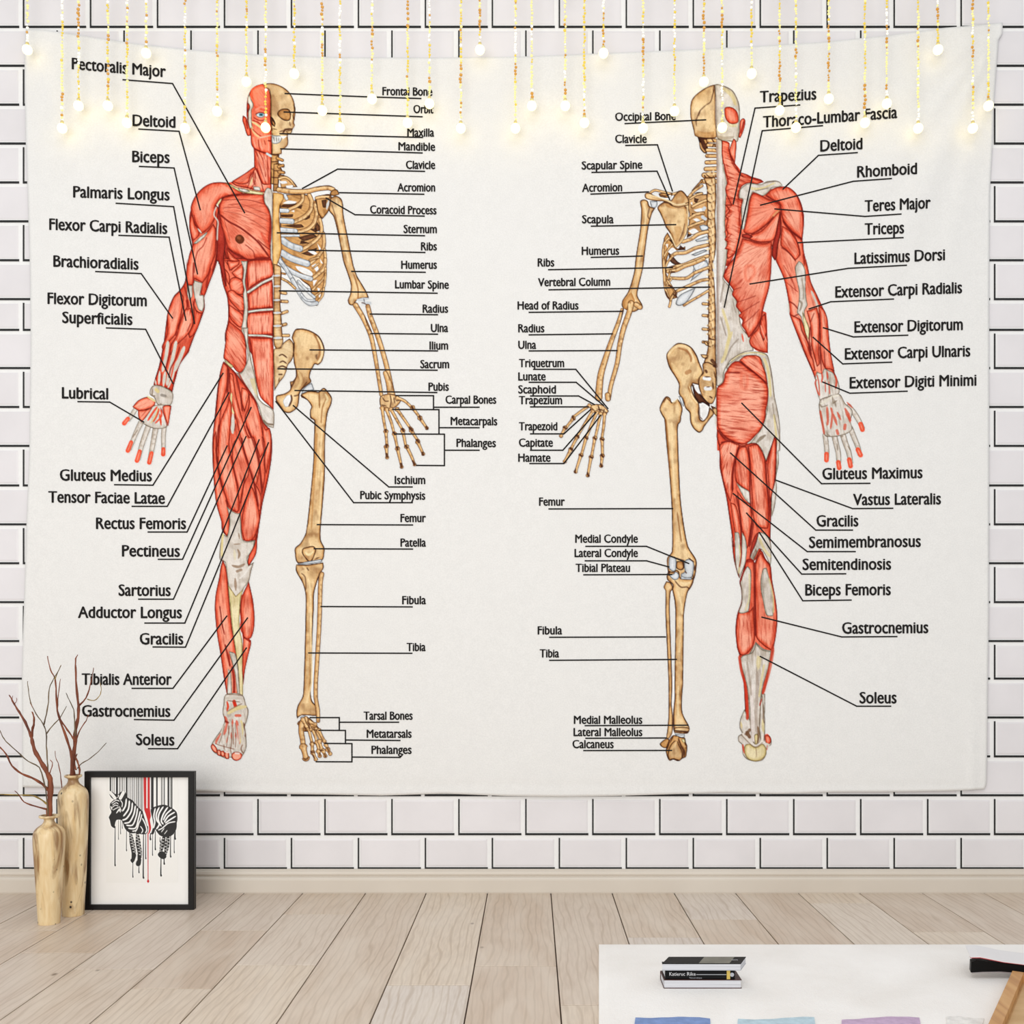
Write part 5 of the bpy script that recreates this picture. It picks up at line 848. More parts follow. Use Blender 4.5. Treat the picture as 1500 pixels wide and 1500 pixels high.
# ---------------------------------------------------------------- wooden vases with twigs
def vase_material(seed):
    q = N('turned_wood', .34); v = q.n('Mapping', {'Vector': q.n('TexCoord').outputs['Object'], 'Location': (seed, seed*2, seed*.7), 'Scale': (30, 30, 6.5)}).outputs[0]
    n1 = q.noise(1., v, 5, 1.2); n2 = q.noise(2.6, v, 4, .4); pat = q.noise(7., q.scaled(1, 1, .8), 2)
    c = q.mix(q.ramp(n2, [(.3, (0, 0, 0, 1)), (.8, (1, 1, 1, 1))]), rgb(244, 222, 178), rgb(222, 186, 130))
    c = q.mix(q.ramp(n1, [(.47, (0, 0, 0, 1)), (.62, (.85, .85, .85, 1))]), c, rgb(142, 98, 52))
    k = q.n('TexVoronoi', {'Vector': q.n('Mapping', {'Vector': q.n('TexCoord').outputs['Object'], 'Location': (seed, 0, seed), 'Scale': (1, 1, .8)}).outputs[0], 'Scale': 46.}).outputs['Distance']
    spots = q.mix(pat, (0, 0, 0, 1), q.ramp(k, [(.12, (1, 1, 1, 1)), (.2, (0, 0, 0, 1))]), 'MIX')
    c = q.mix(q.ramp(spots, [(.46, (0, 0, 0, 1)), (.54, (1, 1, 1, 1))]), c, rgb(42, 26, 14))
    q.col(c).bump(n1, .08, .001); return q.m
def smooth_profile(P, n=6):
    return [tuple(p) for p in spline(np.array(P), False, n)]
VM = N('vase_hollow', .8).col(rgb(70, 48, 28)).m
def vase(name, label, px, py, d, prof, seed):
    """prof: (half width px, y px) from the lip down"""
    k = d/FPX; z0 = CAMH-(py-954)*k; x = (px-778)*k
    t = thing(name, label, 'vase', (x, d-DW, 0), group=None)
    P = [(r*k, (py-y)*k) for r, y in prof][::-1]; P = smooth_profile(P); P[0] = (P[0][0], 0.)
    H = P[-1][1]; inn = [(max(.004, r-.0028), max(z, .008)) for r, z in P[::-1][::2]]; g = G(); g.lathe(P+inn, 48); g.build('body', vase_material(seed), t, True)
    lip = prof[0][0]*k; nk = min(r for r, y in prof[:6])*k
    g = G(); g.lathe([(lip*.9, H-.006), (lip*1.02, H-.004), (lip*1.04, H-.001), (lip*.98, H+.0012), (lip*.80, H+.0008), (lip*.76, H-.003)], 40, cap=False); g.build('rim', vase_material(seed+3), t, True)
    return t, H
TALL_D, SHORT_D = 2.742, 2.657
tall, tH = vase('wooden_vase', 'taller pale wooden vase, behind the shorter one and left of the picture frame', 107.2, 1344.3, TALL_D,
    [(11.8,1140.2),(11.5,1142.5),(7.6,1145.5),(7.4,1149),(9.5,1153),(15,1158),(19.5,1164),(21,1172),(21,1190),(20.3,1220),(19,1260),(17.4,1300),(15.8,1330),(15.4,1344.3)], 1.3)
short, sH = vase('wooden_vase', 'shorter pale wooden vase, standing foremost on the floor', 72, 1354, SHORT_D,
    [(13.6,1196.6),(13.2,1199),(7.6,1201.5),(7.2,1204.5),(10,1209),(17,1214),(21,1220),(22.2,1228),(22,1240),(20.6,1262),(18.8,1290),(17,1320),(15.6,1345),(15.2,1354)], 4.1)
def bark(name, a, b):
    q = N(name, .7); v = q.scaled(1, 1, .25); return q.col(q.ramp(q.noise(60, v, 4), [(.3, a), (.7, b)])).bump(q.noise(120, v, 2), .4, .001).m
RED = bark('red_brown_bark', rgb(92, 40, 22), rgb(156, 82, 46)); GREY = bark('grey_brown_bark', rgb(74, 60, 44), rgb(128, 108, 78)); OLIVE = bark('yellowish_bark', rgb(120, 96, 34), rgb(178, 146, 62))
def limb(g, txt, w0, w1, d0, d1, m=0, base=None):
    """points of the zoomed view of this corner (3.41 per pixel), depth d0..d1 (m) in front of the camera"""
    P = np.array([tuple(map(float, q.split(','))) for q in txt.split()]); P = spline(P, False, 3); n = len(P)
    Q = []; R = []
    for i, (a, b) in enumerate(P):
        f = i/(n-1); d = d0+(d1-d0)*f; j = .7*math.sin(i*2.3+w0)
        px, py = (a+j)/3.41, 940+b/3.41; Q.append(((px-778)*d/FPX, d-DW, CAMH-(py-954)*d/FPX)); R.append((w0+(w1-w0)*f)/3.41/2*d/FPX*(1+.18*math.sin(i*1.9)))
    if base is not None: Q = [base]+Q; R = [R[0]*.9]+R
    g.tube(Q, R, 8, m)
def stem(label, group, parts, mats):
    """parts: first is the main stem, the others are its side shoots"""
    g = G(); limb(g, *parts[0][0], m=parts[0][1], base=parts[0][2]); o = g.build('bare_branch', mats, None, True)
    for a, m, _ in parts[1:]:
        h = G(); limb(h, *a, m=m); h.build('side_twig', mats, o, True)
    tag(o, label, 'branch', group); return o
def inside(d, px, z): return ((px-778)/FPX*d, d-DW, z)
M3 = [RED, GREY, OLIVE]; sd, td = SHORT_D, TALL_D
stem('thick reddish bare branch in the shorter vase, forking to the left', None, [
    (('246,862 250,780 254,700 236,655 205,600 172,540 160,490 152,462 125,400 95,350 70,310 52,275 45,266', 28, 4, sd, sd+.05), 0, inside(sd, 72, sH-.06)),
    (('158,475 162,440 170,405 168,370 160,350', 15, 5, sd+.03, sd-.0), 0, None),
    (('244,745 210,710 160,680 110,660 60,620 30,560 -6,522', 14, 6, sd+.01, sd-.06), 0, None),
    (('238,838 170,820 120,800 92,762 74,745', 9, 3, sd, sd-.07), 0, None),
    (('236,812 200,785 160,768 100,766 2,762', 9, 5, sd, sd+.08), 2, None),
    (('70,312 84,295 82,280', 4, 2, sd+.04, sd+.03), 0, None), (('60,290 64,270', 3.5, 2, sd+.04, sd+.05), 0, None)], M3)
stem('thin grey-brown bare branch in the shorter vase, tall with three tips', None, [
    (('252,862 244,760 240,660 237,600 232,520 231,455 215,410 180,360 152,300 142,240 137,198', 8, 3.4, sd+.006, sd+.06), 1, inside(sd, 74, sH-.05)),
    (('219,415 232,360 242,300 246,235 268,185 292,145 305,118', 7, 3, sd+.04, sd+.02), 1, None),
    (('233,458 262,420 300,380 332,322', 7, 3, sd+.04, sd+.07), 1, None),
    (('244,668 258,630 262,605 250,590', 6, 3, sd+.012, sd+.0), 0, None), (('150,305 165,330', 3, 2, sd+.05, sd+.04), 0, None)], M3)
stem('thin dark bare branch in the shorter vase, leaning far left', None, [
    (('240,862 228,740 196,628 140,597 82,545 32,500 14,475 -2,440', 7, 4, sd-.006, sd-.05), 1, inside(sd, 70, sH-.05)),
    (('84,548 76,538', 4, 2, sd-.03, sd-.04), 1, None)], M3)
stem('thick reddish bare branch in the taller vase, rising straight up', None, [
    (('364,676 362,600 374,520 377,440 390,380 392,320 382,230 378,130 378,85 388,66', 24, 4, td, td+.06), 0, inside(td, 106, tH-.07)),
    (('392,322 430,280 450,220 462,165 468,130', 9, 3, td+.04, td+.01), 0, None),
    (('437,287 470,294 497,270 506,240 500,205', 5, 3, td+.03, td+.0), 2, None)], M3)
stem('reddish bare branch in the taller vase, curving up to the left', None, [
    (('357,690 362,600 345,520 310,420 287,345 281,260 275,185 252,140 237,72', 15, 4, td-.008, td-.07), 0, inside(td, 104, tH-.07)),
    (('287,330 292,260 302,186', 6, 3, td-.04, td-.02), 0, None),
    (('300,388 326,425 356,468 376,500', 8, 8, td-.03, td-.01), 0, None),
    (('274,188 290,150 305,116', 5, 3, td-.06, td-.05), 2, None)], M3)
stem('brown bare branch in the taller vase with a long right shoot', None, [
    (('383,690 398,655 392,612 374,565 380,500 400,440 430,395 441,366', 10, 4, td+.01, td-.04), 0, inside(td, 109, tH-.06)),
    (('388,632 408,608 440,590 490,550 531,505', 6, 3, td+.01, td-.03), 1, None),
    (('380,640 372,600 385,560', 8, 6, td-.01, td), 0, None),
    (('376,470 372,390 368,340 345,290 330,256', 7, 3, td-.0, td+.05), 1, None)], M3)
g = G(); d1 = 2.90
limb(g, '316,780 308,720 302,662 290,605 279,582 275,545', 6, 2.4, d1, d1+.05, 0, ((92-778)*d1/FPX, d1-DW, .004))
tag(g.build('bare_twig', M3, None, True), 'short thin reddish twig standing behind the taller vase', 'twig')
# ---------------------------------------------------------------- framed zebra print
PAL['K'] = (C_(22, 20, 20), C_(34, 32, 32), C_(12, 12, 12)); PAL['P'] = (C_(246, 244, 239),)*3
def zebra_art():
    K = (22, 20, 20); GR = (120, 118, 116); RD = (208, 22, 26)
    PAL['K'] = (C_(22, 20, 20), C_(34, 32, 32), C_(12, 12, 12)); PAL['P'] = (C_(246, 244, 239),)*3
    for x, w_, y, c in ((341,12,290,K),(362,4,300,GR),(378,5,310,GR),(406,16,330,K),(433,6,320,K),(448,4,300,GR),(464,6,290,K),(482,4,320,GR),(504,13,345,K),(527,5,360,GR),(545,5,375,GR),(562,5,390,K),(579,6,400,GR),(600,6,425,K),(618,7,450,K),(636,5,470,GR),(651,6,480,K),(663,4,500,K),(760,20,440,K),(806,12,420,K),(852,6,412,K),(865,4,412,GR),(881,7,412,K),(921,14,430,K),(941,5,440,GR),(955,10,455,K)):
        F('z', '%f,128 %f,128 %f,%f %f,%f'%(x-w_*.62,x+w_*.62,x+w_*.62,y,x-w_*.62,y), 'K' if c is K else 'g', sm=0, out=0, hw=.1, fa=0, soft=.5, hl=0)
    PAL['R'] = (C_(206, 22, 26),)*3
    F('z', '672,128 735,128 736,440 745,520 736,560 748,640 732,690 716,700 728,650 715,570 695,500 678,450', 'R', out=0, fa=0, hl=0, hw=.1, soft=.5); F('z', '700,128 712,128 712,440 700,440', 'P', sm=0, out=0, fa=0, hl=0, hw=.1, soft=.4)
    kk = dict(out=0, fa=0, hl=0, hw=.1, soft=.5)
    F('z', '340,280 395,330 420,300 450,275 490,285 510,330 560,360 610,420 660,470 690,540 715,600 715,680 690,700 650,700 590,690 540,690 490,650 470,600 450,560 400,560 380,640 350,620 335,560 325,530 350,480 335,430 340,390 385,350 400,345 420,330 450,320 490,330', 'K', **kk); F('z', '326,285 340,272 365,280 392,310 405,340 385,355 350,335', 'K', **kk); F('z', '425,330 440,290 465,270 492,285 480,330 455,350', 'K', **kk)
    F('z', '745,450 800,420 880,405 950,435 1000,480 1005,560 1000,650 960,710 900,730 840,715 815,690 790,650 770,700 745,700 770,620 765,560', 'K', **kk)
    wt = (246, 244, 239)
    for q, w_ in (('338,284 362,308 386,340',4.6),('470,284 456,312 440,340',4.6),('352,392 400,360 430,370',1.3),('360,410 400,385 420,400',1.2),('350,440 390,410 420,420',1.2),('365,460 400,440 425,430',1.2),('345,425 355,450',1.6),('400,490 430,450 440,480',2.),('440,360 460,390 455,430',1.4),('430,420 450,470',1.4),('365,540 380,540',1.6),
        ('500,345 490,420 460,470',2.4),('530,365 520,450 470,520',2.4),('560,385 550,470 500,545 460,560',2.4),('590,415 575,500 530,580 480,590',2.3),('612,440 600,520 560,610 500,610',2.2),('640,470 620,550 590,640 520,640',2.2),('655,500 640,560 625,590 600,660 560,670',1.8),('660,540 690,600 705,660 690,690',2.),('640,620 665,660 650,690',1.5),('620,620 590,680',1.3),('672,480 695,560 715,620',1.8),
        ('790,440 775,520 785,580 770,640',2.2),('830,430 800,500 805,560 830,600 800,650',2.3),('870,425 830,490 820,560 850,620',2.3),('915,430 870,500 850,570 870,600',2.3),('955,450 900,500 870,560',2.2),('985,480 920,520 880,580',2.2),('995,520 930,560 890,590',2.2),('990,575 920,590 860,640 820,660',1.8),('880,640 850,680',1.2),('910,660 880,700',1.)): S('z', q, w_, wt, soft=.6)
    S('z', '950,440 1000,480 1008,560 995,600', 1., K, soft=.6)
    for q in ('540,690 560,800 575,900 560,960','610,690 620,800 635,900 620,980','880,720 860,800 840,900','920,720 905,820 890,910'): S('z', q, (7.6, 5.8), K, soft=.6)
    for (x0, y0, x1, y1, n) in ((535,690,590,900,15),(600,700,650,930,15),(850,740,830,880,9),(905,740,895,900,10)):
        for i in range(n):
            f = i/n; x, y = x0+(x1-x0)*f, y0+(y1-y0)*f; F('z', '%f,%f %f,%f %f,%f %f,%f'%(x-16,y+1,x+12,y+4,x+11,y+9,x-16,y+8) if i % 2 else '%f,%f %f,%f %f,%f %f,%f'%(x+2,y+2,x+30,y+3,x+30,y+9,x+2,y+8), 'P', sm=0, **kk)
    for q in ('540,960 570,930 600,910 580,970 560,990','595,1000 610,960 650,950 640,1010 610,1020','815,900 850,870 890,890 900,930 870,950 830,930'): F('z', q, 'K', **kk)
    F('z', '330,520 360,480 400,520 450,500 460,550 420,555 390,560 385,640 360,620 340,570', 'K', **kk)
    for x, y0, y1, w_ in ((388,620,1015,1.6),(422,560,750,.7),(443,560,695,.8),(460,560,640,.7),(502,640,865,1.1),(566,980,1130,1.2),(627,1000,1085,1.3),(672,690,1140,2.),(695,690,945,1.3),(742,690,755,2.),(763,690,910,1.),(791,670,855,1.6),(848,920,1118,2.),(880,920,1000,1.8),(944,700,928,1.7),(980,690,885,1.1),(990,640,750,1.8),(838,730,775,1.)):
        F('z', '%f,%f %f,%f %f,%f %f,%f %f,%f %f,%f'%(x-w_*2,y0,x+w_*2,y0,x+w_*2,y1-20,x+w_*4.5,y1,x,y1+8,x-w_*4.5,y1), 'K', **kk)
    F('z', '712,690 722,690 722,1150 730,1175 718,1188 706,1175 714,1150', 'R', **kk)
def picture_frame():
    d = 2.79; k = d/FPX; y0 = d-DW; t = thing('picture_frame', 'black-framed zebra print with dripping stripes, standing on the floor beside the vases', 'picture', ((203.5-778)*k, y0+.012, 0))
    X = lambda px: (px-203.5)*k; Z = lambda py: max(0., CAMH-(py-954)*k)
    black = flat('black_frame_paint', rgb(26, 24, 23), .45, .12, 12, Specular_IOR_Level=.2); matm = flat('white_mat_board', rgb(250, 248, 244), .85, .01, 30); board = flat('backing_board', rgb(120, 96, 70), .8)
    xo0, xo1, zo0, zo1 = X(123.3), X(283.8), 0., Z(1130.3); xi0, xi1, zi0, zi1 = X(131.6), X(275.6), Z(1325.6), Z(1138.8)
    a, b = -.012, .008; o = [(xo0, zo0), (xo1, zo0), (xo1, zo1), (xo0, zo1)]; i = [(xi0, zi0), (xi1, zi0), (xi1, zi1), (xi0, zi1)]; e = .0012
    oe = [(xo0+e, zo0+e), (xo1-e, zo0+e), (xo1-e, zo1-e), (xo0+e, zo1-e)]
    rings = [[(x, b, z) for x, z in o], [(x, a+e, z) for x, z in o], [(x, a, z) for x, z in oe], [(x, a, z) for x, z in i], [(x, b-.004, z) for x, z in i], [(x, b, z) for x, z in i]]
    v = sum(rings, []); f = [(r*4+q, r*4+(q+1) % 4, r*4+4+(q+1) % 4, r*4+4+q) for r in range(5) for q in range(4)]+[(20+q, 20+(q+1) % 4, (q+1) % 4, q) for q in range(4)]
    mesh('moulding', v, f, black, t)
    g = G(); g.box((xi0, -.0035, zi0), (xi1, -.0015, zi1)); mt = g.build('mat', matm, t)
    g = G(); g.box((xi0+.001, -.001, zi0+.001), (xi1-.001, .006, zi1-.001)); g.build('backing', board, t)
    global CV
    PAL['g'] = (C_(96, 94, 92),)*3; bgc = (250/255., 248/255., 244/255.)
    CV = Canvas(131, 1138, 277, 1327, 4, bgc); F('z', '300,132 1020,132 1020,1186 300,1186', 'P', sm=0, out=0, fa=0, hl=0, hw=.1, soft=.6); zebra_art()
    place = lambda px, py, off: np.stack([(px-203.5)*k, np.full(px.shape, -.0035-.0004), CAMH-(py-954)*k], -1)
    V, q, c = raster_patch(CV, place, 0, 0.)
    q_ = N('zebra_print', .6); q_.col(q_.n('Attribute', attribute_name='ink').outputs['Color'])
    me = np_mesh('print', V, (q.ravel(), np.full(len(q), 4)), [q_.m], np.zeros(len(q)), c); ob = bpy.data.objects.new('print', me); COL.objects.link(ob); ob.parent = t
    g = G(); s = .035; g.add([(-s, .009, .26), (s, .009, .26), (s*1.4, .10, 0), (-s*1.4, .10, 0), (-s, .012, .26), (s, .012, .26), (s*1.4, .104, 0), (-s*1.4, .104, 0)], [(0, 1, 2, 3), (7, 6, 5, 4), (0, 4, 5, 1), (1, 5, 6, 2), (2, 6, 7, 3), (3, 7, 4, 0)])
    g.build('easel_back', board, t)
picture_frame()
# ---------------------------------------------------------------- rug, books, swatches, tray
def rug():
    q = N('cream_rug', .95); q.b.inputs['Specular IOR Level'].default_value = .1
    c = q.ramp(q.noise(5, detail=5, dist=.4), [(.3, (.82, .79, .75, 1)), (.7, (.9, .88, .85, 1))]); q.col(c).bump(q.noise(240, detail=4), .5, .002)
    h = .011; A = floorpt(877.3, 1381.3, h); B = floorpt(877.3, 1500, h); dx = (B[0]-A[0])/(B[1]-A[1]); yf = -1.75; xf = A[0]+dx*(yf-A[1]); xr_ = 1.75; r = .0035
    n = 60; g = G(); nx, ny = 90, 70; v = []; f = []
    for j in range(ny+1):
        for i in range(nx+1):
            u, w_ = i/nx, j/ny; y = A[1]+(yf-A[1])*w_; xl = A[0]+dx*(y-A[1]); x = xl+(xr_-xl)*u
            ed = min(u, 1-u, w_, 1-w_); v.append((x, y, h-(r if ed == 0 else 0)))
    F0 = lambda i, j: j*(nx+1)+i
    for j in range(ny):
        for i in range(nx): f.append((F0(i, j), F0(i, j+1), F0(i+1, j+1), F0(i+1, j)))
    rim = [F0(i, 0) for i in range(nx+1)]+[F0(nx, j) for j in range(1, ny+1)]+[F0(i, ny) for i in range(nx-1, -1, -1)]+[F0(0, j) for j in range(ny-1, 0, -1)]
    b = len(v); v += [(v[k][0], v[k][1], 0.) for k in rim]; m = len(rim)
    f += [(rim[k], rim[(k+1) % m], b+(k+1) % m, b+k) for k in range(m)]
    o = mesh('rug', v, f, q.m); tag(o, 'plain cream rug lying on the floorboards at the front right', 'rug')
rug()
RH = .0112
def swatch(label, xa, xb, yt, c, xa2, xb2, dy=0):
    q = N('swatch_cloth', .95); q.b.inputs['Specular IOR Level'].default_value = .1; q.col(q.ramp(q.noise(60, detail=4), [(.3, rgb(*[min(255, x*.94) for x in c])), (.7, rgb(*[min(255, x*1.05) for x in c]))])).bump(q.noise(300), .4, .001)
    n = 14; v = []; h = RH+.0035; m = 16
    for j in range(m+1):
        for i in range(n+1):
            u, w_ = i/n, j/m; yy = yt+dy*u+1.6*math.sin(u*5+xa)*(1-w_)+(1560-yt)*w_; p = floorpt(xa+(xb-xa)*u, yt, h); p2 = floorpt(xa2+(xb2-xa2)*u, 1560, h)
            pf = floorpt(0, yy, h); f_ = (pf[1]-p[1])/(p2[1]-p[1]); v.append((p[0]+(p2[0]-p[0])*f_, pf[1], h-(.0012 if min(u, 1-u, w_, 1-w_) == 0 else 0)+.0003*math.sin(i*1.7+j)))
    I = lambda i, j: j*(n+1)+i; f = [(I(i, j), I(i, j+1), I(i+1, j+1), I(i+1, j)) for j in range(m) for i in range(n)]
    rim = [I(i, 0) for i in range(n+1)]+[I(n, j) for j in range(1, m+1)]+[I(i, m) for i in range(n-1, -1, -1)]+[I(0, j) for j in range(m-1, 0, -1)]
    b = len(v); v += [(v[k][0], v[k][1], RH-.0002) for k in rim]; k_ = len(rim); f += [(rim[k], rim[(k+1) % k_], b+(k+1) % k_, b+k) for k in range(k_)]
    f.append(tuple(range(b+k_-1, b-1, -1)))
    tag(mesh('cloth_swatch', v, f, q.m), label, 'cloth', 'cloth squares along the front of the rug')
swatch('cornflower blue cloth square on the rug, leftmost of the row', 931, 1040, 1488, (136, 160, 208), 922, 1044, 3)
swatch('pale aqua blue cloth square on the rug between the blue and the mauve ones', 1081, 1193, 1491, (196, 219, 229), 1076, 1202, -1)
swatch('mauve pink cloth square on the rug', 1233, 1347, 1491, (206, 180, 208), 1232, 1360, -2)
swatch('white cloth square on the rug, beside the wooden tray', 1386, 1442, 1489, (244, 241, 236), 1392, 1424)
def word(txt, x0, x1, z0, y, h, m, parent, name='lettering', flatz=None):
    c = bpy.data.curves.new(name, 'FONT'); c.body = txt; c.size = 1; c.extrude = .0; c.resolution_u = 2
    o = bpy.data.objects.new('t', c); COL.objects.link(o); dg = bpy.context.evaluated_depsgraph_get(); me = o.evaluated_get(dg).to_mesh()
    v = [tuple(p.co) for p in me.vertices]; f = [tuple(p.vertices) for p in me.polygons]; o.evaluated_get(dg).to_mesh_clear(); bpy.data.objects.remove(o); bpy.data.curves.remove(c)
    xa, xb = min(p[0] for p in v), max(p[0] for p in v); hh = max(p[1] for p in v)
    if flatz is None: v = [(x0+(p[0]-xa)/(xb-xa)*(x1-x0), y, z0+p[1]/hh*h) for p in v]
    else: v = [(x0+(p[0]-xa)/(xb-xa)*(x1-x0), y+p[1]/hh*h, flatz) for p in v]
    return mesh(name, v, f, m, parent)
def books():
    zf = (CAMH-RH)*FPX/(1448-954); k = zf/FPX; y0 = zf-DW; X = lambda px: (px-1028)*k; ox = (1028-778)*k
    pages = N('page_block', .8); v = pages.scaled(1, 1, 1); pages.col(pages.ramp(pages.noise(1., pages.scaled(4, 4, 900), 2), [(.3, rgb(196, 196, 200)), (.7, rgb(226, 226, 230))]))
    brown = flat('dark_brown_cover', rgb(70, 32, 24), .5); blackc = flat('black_book_cover', rgb(12, 12, 13), .5, .1, 20, Specular_IOR_Level=.15); greyc = flat('grey_green_cover', rgb(112, 110, 98), .45, .2, 30)
    white = flat('white_ink', rgb(214, 214, 216), .6); gold = flat('gold_ink', rgb(206, 176, 84), .5); steel = flat('grey_cover', rgb(176, 178, 184), .5)
    Zt = lambda py: CAMH-(py-954)*k-RH
    # lowest
    h1 = Zt(1435.2); dp = .06
    t = thing('book', 'white-paged book with dark brown cover, lowest of the stack on the rug', 'book', (ox, y0, RH), group='books stacked on the rug')
    g = G(); g.box((X(972.3), 0, 0), (X(1086.6), dp, .0014), bev=.0004); g.box((X(972.3), 0, h1-.0014), (X(1086.6), dp, h1), bev=.0004); g.box((X(972.3), dp-.002, .0014), (X(1086.6), dp, h1-.0014)); g.build('cover', brown, t)
    g = G(); g.box((X(973.3), .001, .0014), (X(1085.4), dp-.002, h1-.0014)); g.build('pages', pages.m, t)
    # middle
    h2 = Zt(1420.8); t = thing('book', 'black book with white lettering on its spine, middle of the stack', 'book', (ox, y0, RH+h1), group='books stacked on the rug'); H = h2-h1
    g = G(); r = .003; P = [(.0+r, 0), (0, r*.8), (0, H-r*.8), (r, H), (.056, H), (.056, H-.0016), (.006, H-.0016), (.006, .0016), (.056, .0016), (.056, 0)]
    n = len(P); xa, xb = X(974.5), X(1076.5); vv = [(xa, a, b) for a, b in P]+[(xb, a, b) for a, b in P]
    g.add(vv, [(i, (i+1) % n, n+(i+1) % n, n+i) for i in range(n)]+[(0, 9, 8, 7), (0, 7, 6, 3), (3, 6, 5, 4), (0, 3, 2, 1), (10, 17, 18, 19), (10, 13, 16, 17), (13, 14, 15, 16), (10, 11, 12, 13)]); g.build('cover', blackc, t)
    g = G(); g.box((xa+.001, .0061, .0017), (xb-.001, .054, H-.0017)); g.build('pages', pages.m, t)
    word('Katieruc', X(980.5), X(1003.5), H*.42, -.0003, H*.36, white, t); word('Rike', X(1006.5), X(1019), H*.42, -.0003, H*.36, white, t); word('Noceretope', X(1010), X(1028), H*.14, -.0003, H*.13, steel, t, 'small_lettering')
    g = G(); g.box((X(1020), -.0004, H*.5), (X(1064), 0, H*.56)); g.build('spine_line', steel, t)
    g = G(); g.box((X(1064.5), -.0005, H*.06), (X(1069.5), 0, H*.94)); g.build('gold_band', gold, t)
    g = G(); g.lathe([(.0001, 0), (.0042, 0), (.0042, .0004), (.0001, .0004)], 18, cap=False); o = g.build('round_emblem', steel, t, loc=(X(1072.3), -.0001, H*.52)); o.rotation_euler = (math.radians(90), 0, 0)
    # top
    h3 = Zt(1410.6); t = thing('book', 'white-edged book with black and grey cover, topmost of the stack', 'book', (ox, y0-.004, RH+h2), group='books stacked on the rug'); H = h3-h2; k2 = k
    x0_, x1_ = X(969.3), X(1084.5); sh = .0205; D = .047
    def slab(z0, z1, xa, xb, ya, yb, m, nm):
        s = lambda y: sh*y/D
        mesh(nm, [(xa+s(ya), ya, z0), (xb+s(ya), ya, z0), (xb+s(yb), yb, z0), (xa+s(yb), yb, z0), (xa+s(ya), ya, z1), (xb+s(ya), ya, z1), (xb+s(yb), yb, z1), (xa+s(yb), yb, z1)], [(3, 2, 1, 0), (4, 5, 6, 7), (0, 1, 5, 4), (1, 2, 6, 5), (2, 3, 7, 6), (3, 0, 4, 7)], m, t)
    slab(0, .0011, x0_, x1_, 0, D, steel, 'back_cover'); slab(.0011, H-.0012, x0_+.0006, x1_-.0006, .0006, D-.0006, pages.m, 'pages'); slab(H-.0012, H, x0_, x1_, 0, D, blackc, 'cover')
    slab(H, H+.0003, x0_+.075, x1_-.0235, .0015, D-.0015, greyc, 'cover_picture'); word('KIRCHE', x1_-.014, x1_-.0015, 0, .02, .006, white, t, 'cover_lettering', flatz=H+.0006)
books()
def tray():
    oak = N('oak_tray', .45); v = oak.scaled(30, 3, 3); oak.col(oak.ramp(oak.noise(1.4, v, 5, .6), [(.3, rgb(176, 122, 66)), (.5, rgb(206, 152, 90)), (.75, rgb(222, 176, 116))]))
    pale = N('pale_tray_base', .5); pale.col(pale.ramp(pale.noise(2, pale.scaled(5, 16, 2), 4), [(.3, rgb(198, 158, 104)), (.7, rgb(216, 180, 128))]))
    h = .034; A = np.array(floorpt(1491, 1424, h)[:2]); B = np.array(floorpt(1458, 1500, h)[:2]); u = (B-A)/np.hypot(*(B-A)); n = np.array([-u[1], u[0]])
    A = A-u*.01; L = .52; wd = .40; t = thing('wooden_tray', 'oak tray with raised rim standing on the rug under the black folder', 'tray', (A[0], A[1], RH))
    def beam(a0, a1, b0, b1, z0, z1, nm, m):
        c = [A+u*a+n*b for a, b in ((a0, b0), (a1, b0), (a1, b1), (a0, b1))]; c = [p-A for p in c]
        e = .0015; v = [(p[0], p[1], z0) for p in c]+[(p[0], p[1], z1-e) for p in c]; ctr = sum(c)/4; v += [(p[0]+(ctr[0]-p[0])*.02, p[1]+(ctr[1]-p[1])*.02, z1) for p in c]
        mesh(nm, v, [(0, 1, 2, 3), (11, 10, 9, 8)]+[(i+4*r, i+4+4*r, (i+1) % 4+4+4*r, (i+1) % 4+4*r) for r in (0, 1) for i in range(4)], m, t)
    H = h-RH; w_ = .022
    beam(0, L, -w_/2, w_/2, 0, H, 'rim', oak.m); beam(0, L, wd-w_, wd, 0, H, 'rim', oak.m); beam(0, w_, w_/2, wd-w_, 0, H, 'rim', oak.m); beam(L-w_, L, w_/2, wd-w_, 0, H, 'rim', oak.m)
    beam(w_, L-w_, w_/2, wd-w_, .001, .008, 'base', pale.m)
    return A, u, n, H
TA, TU, TN_, THH = tray()
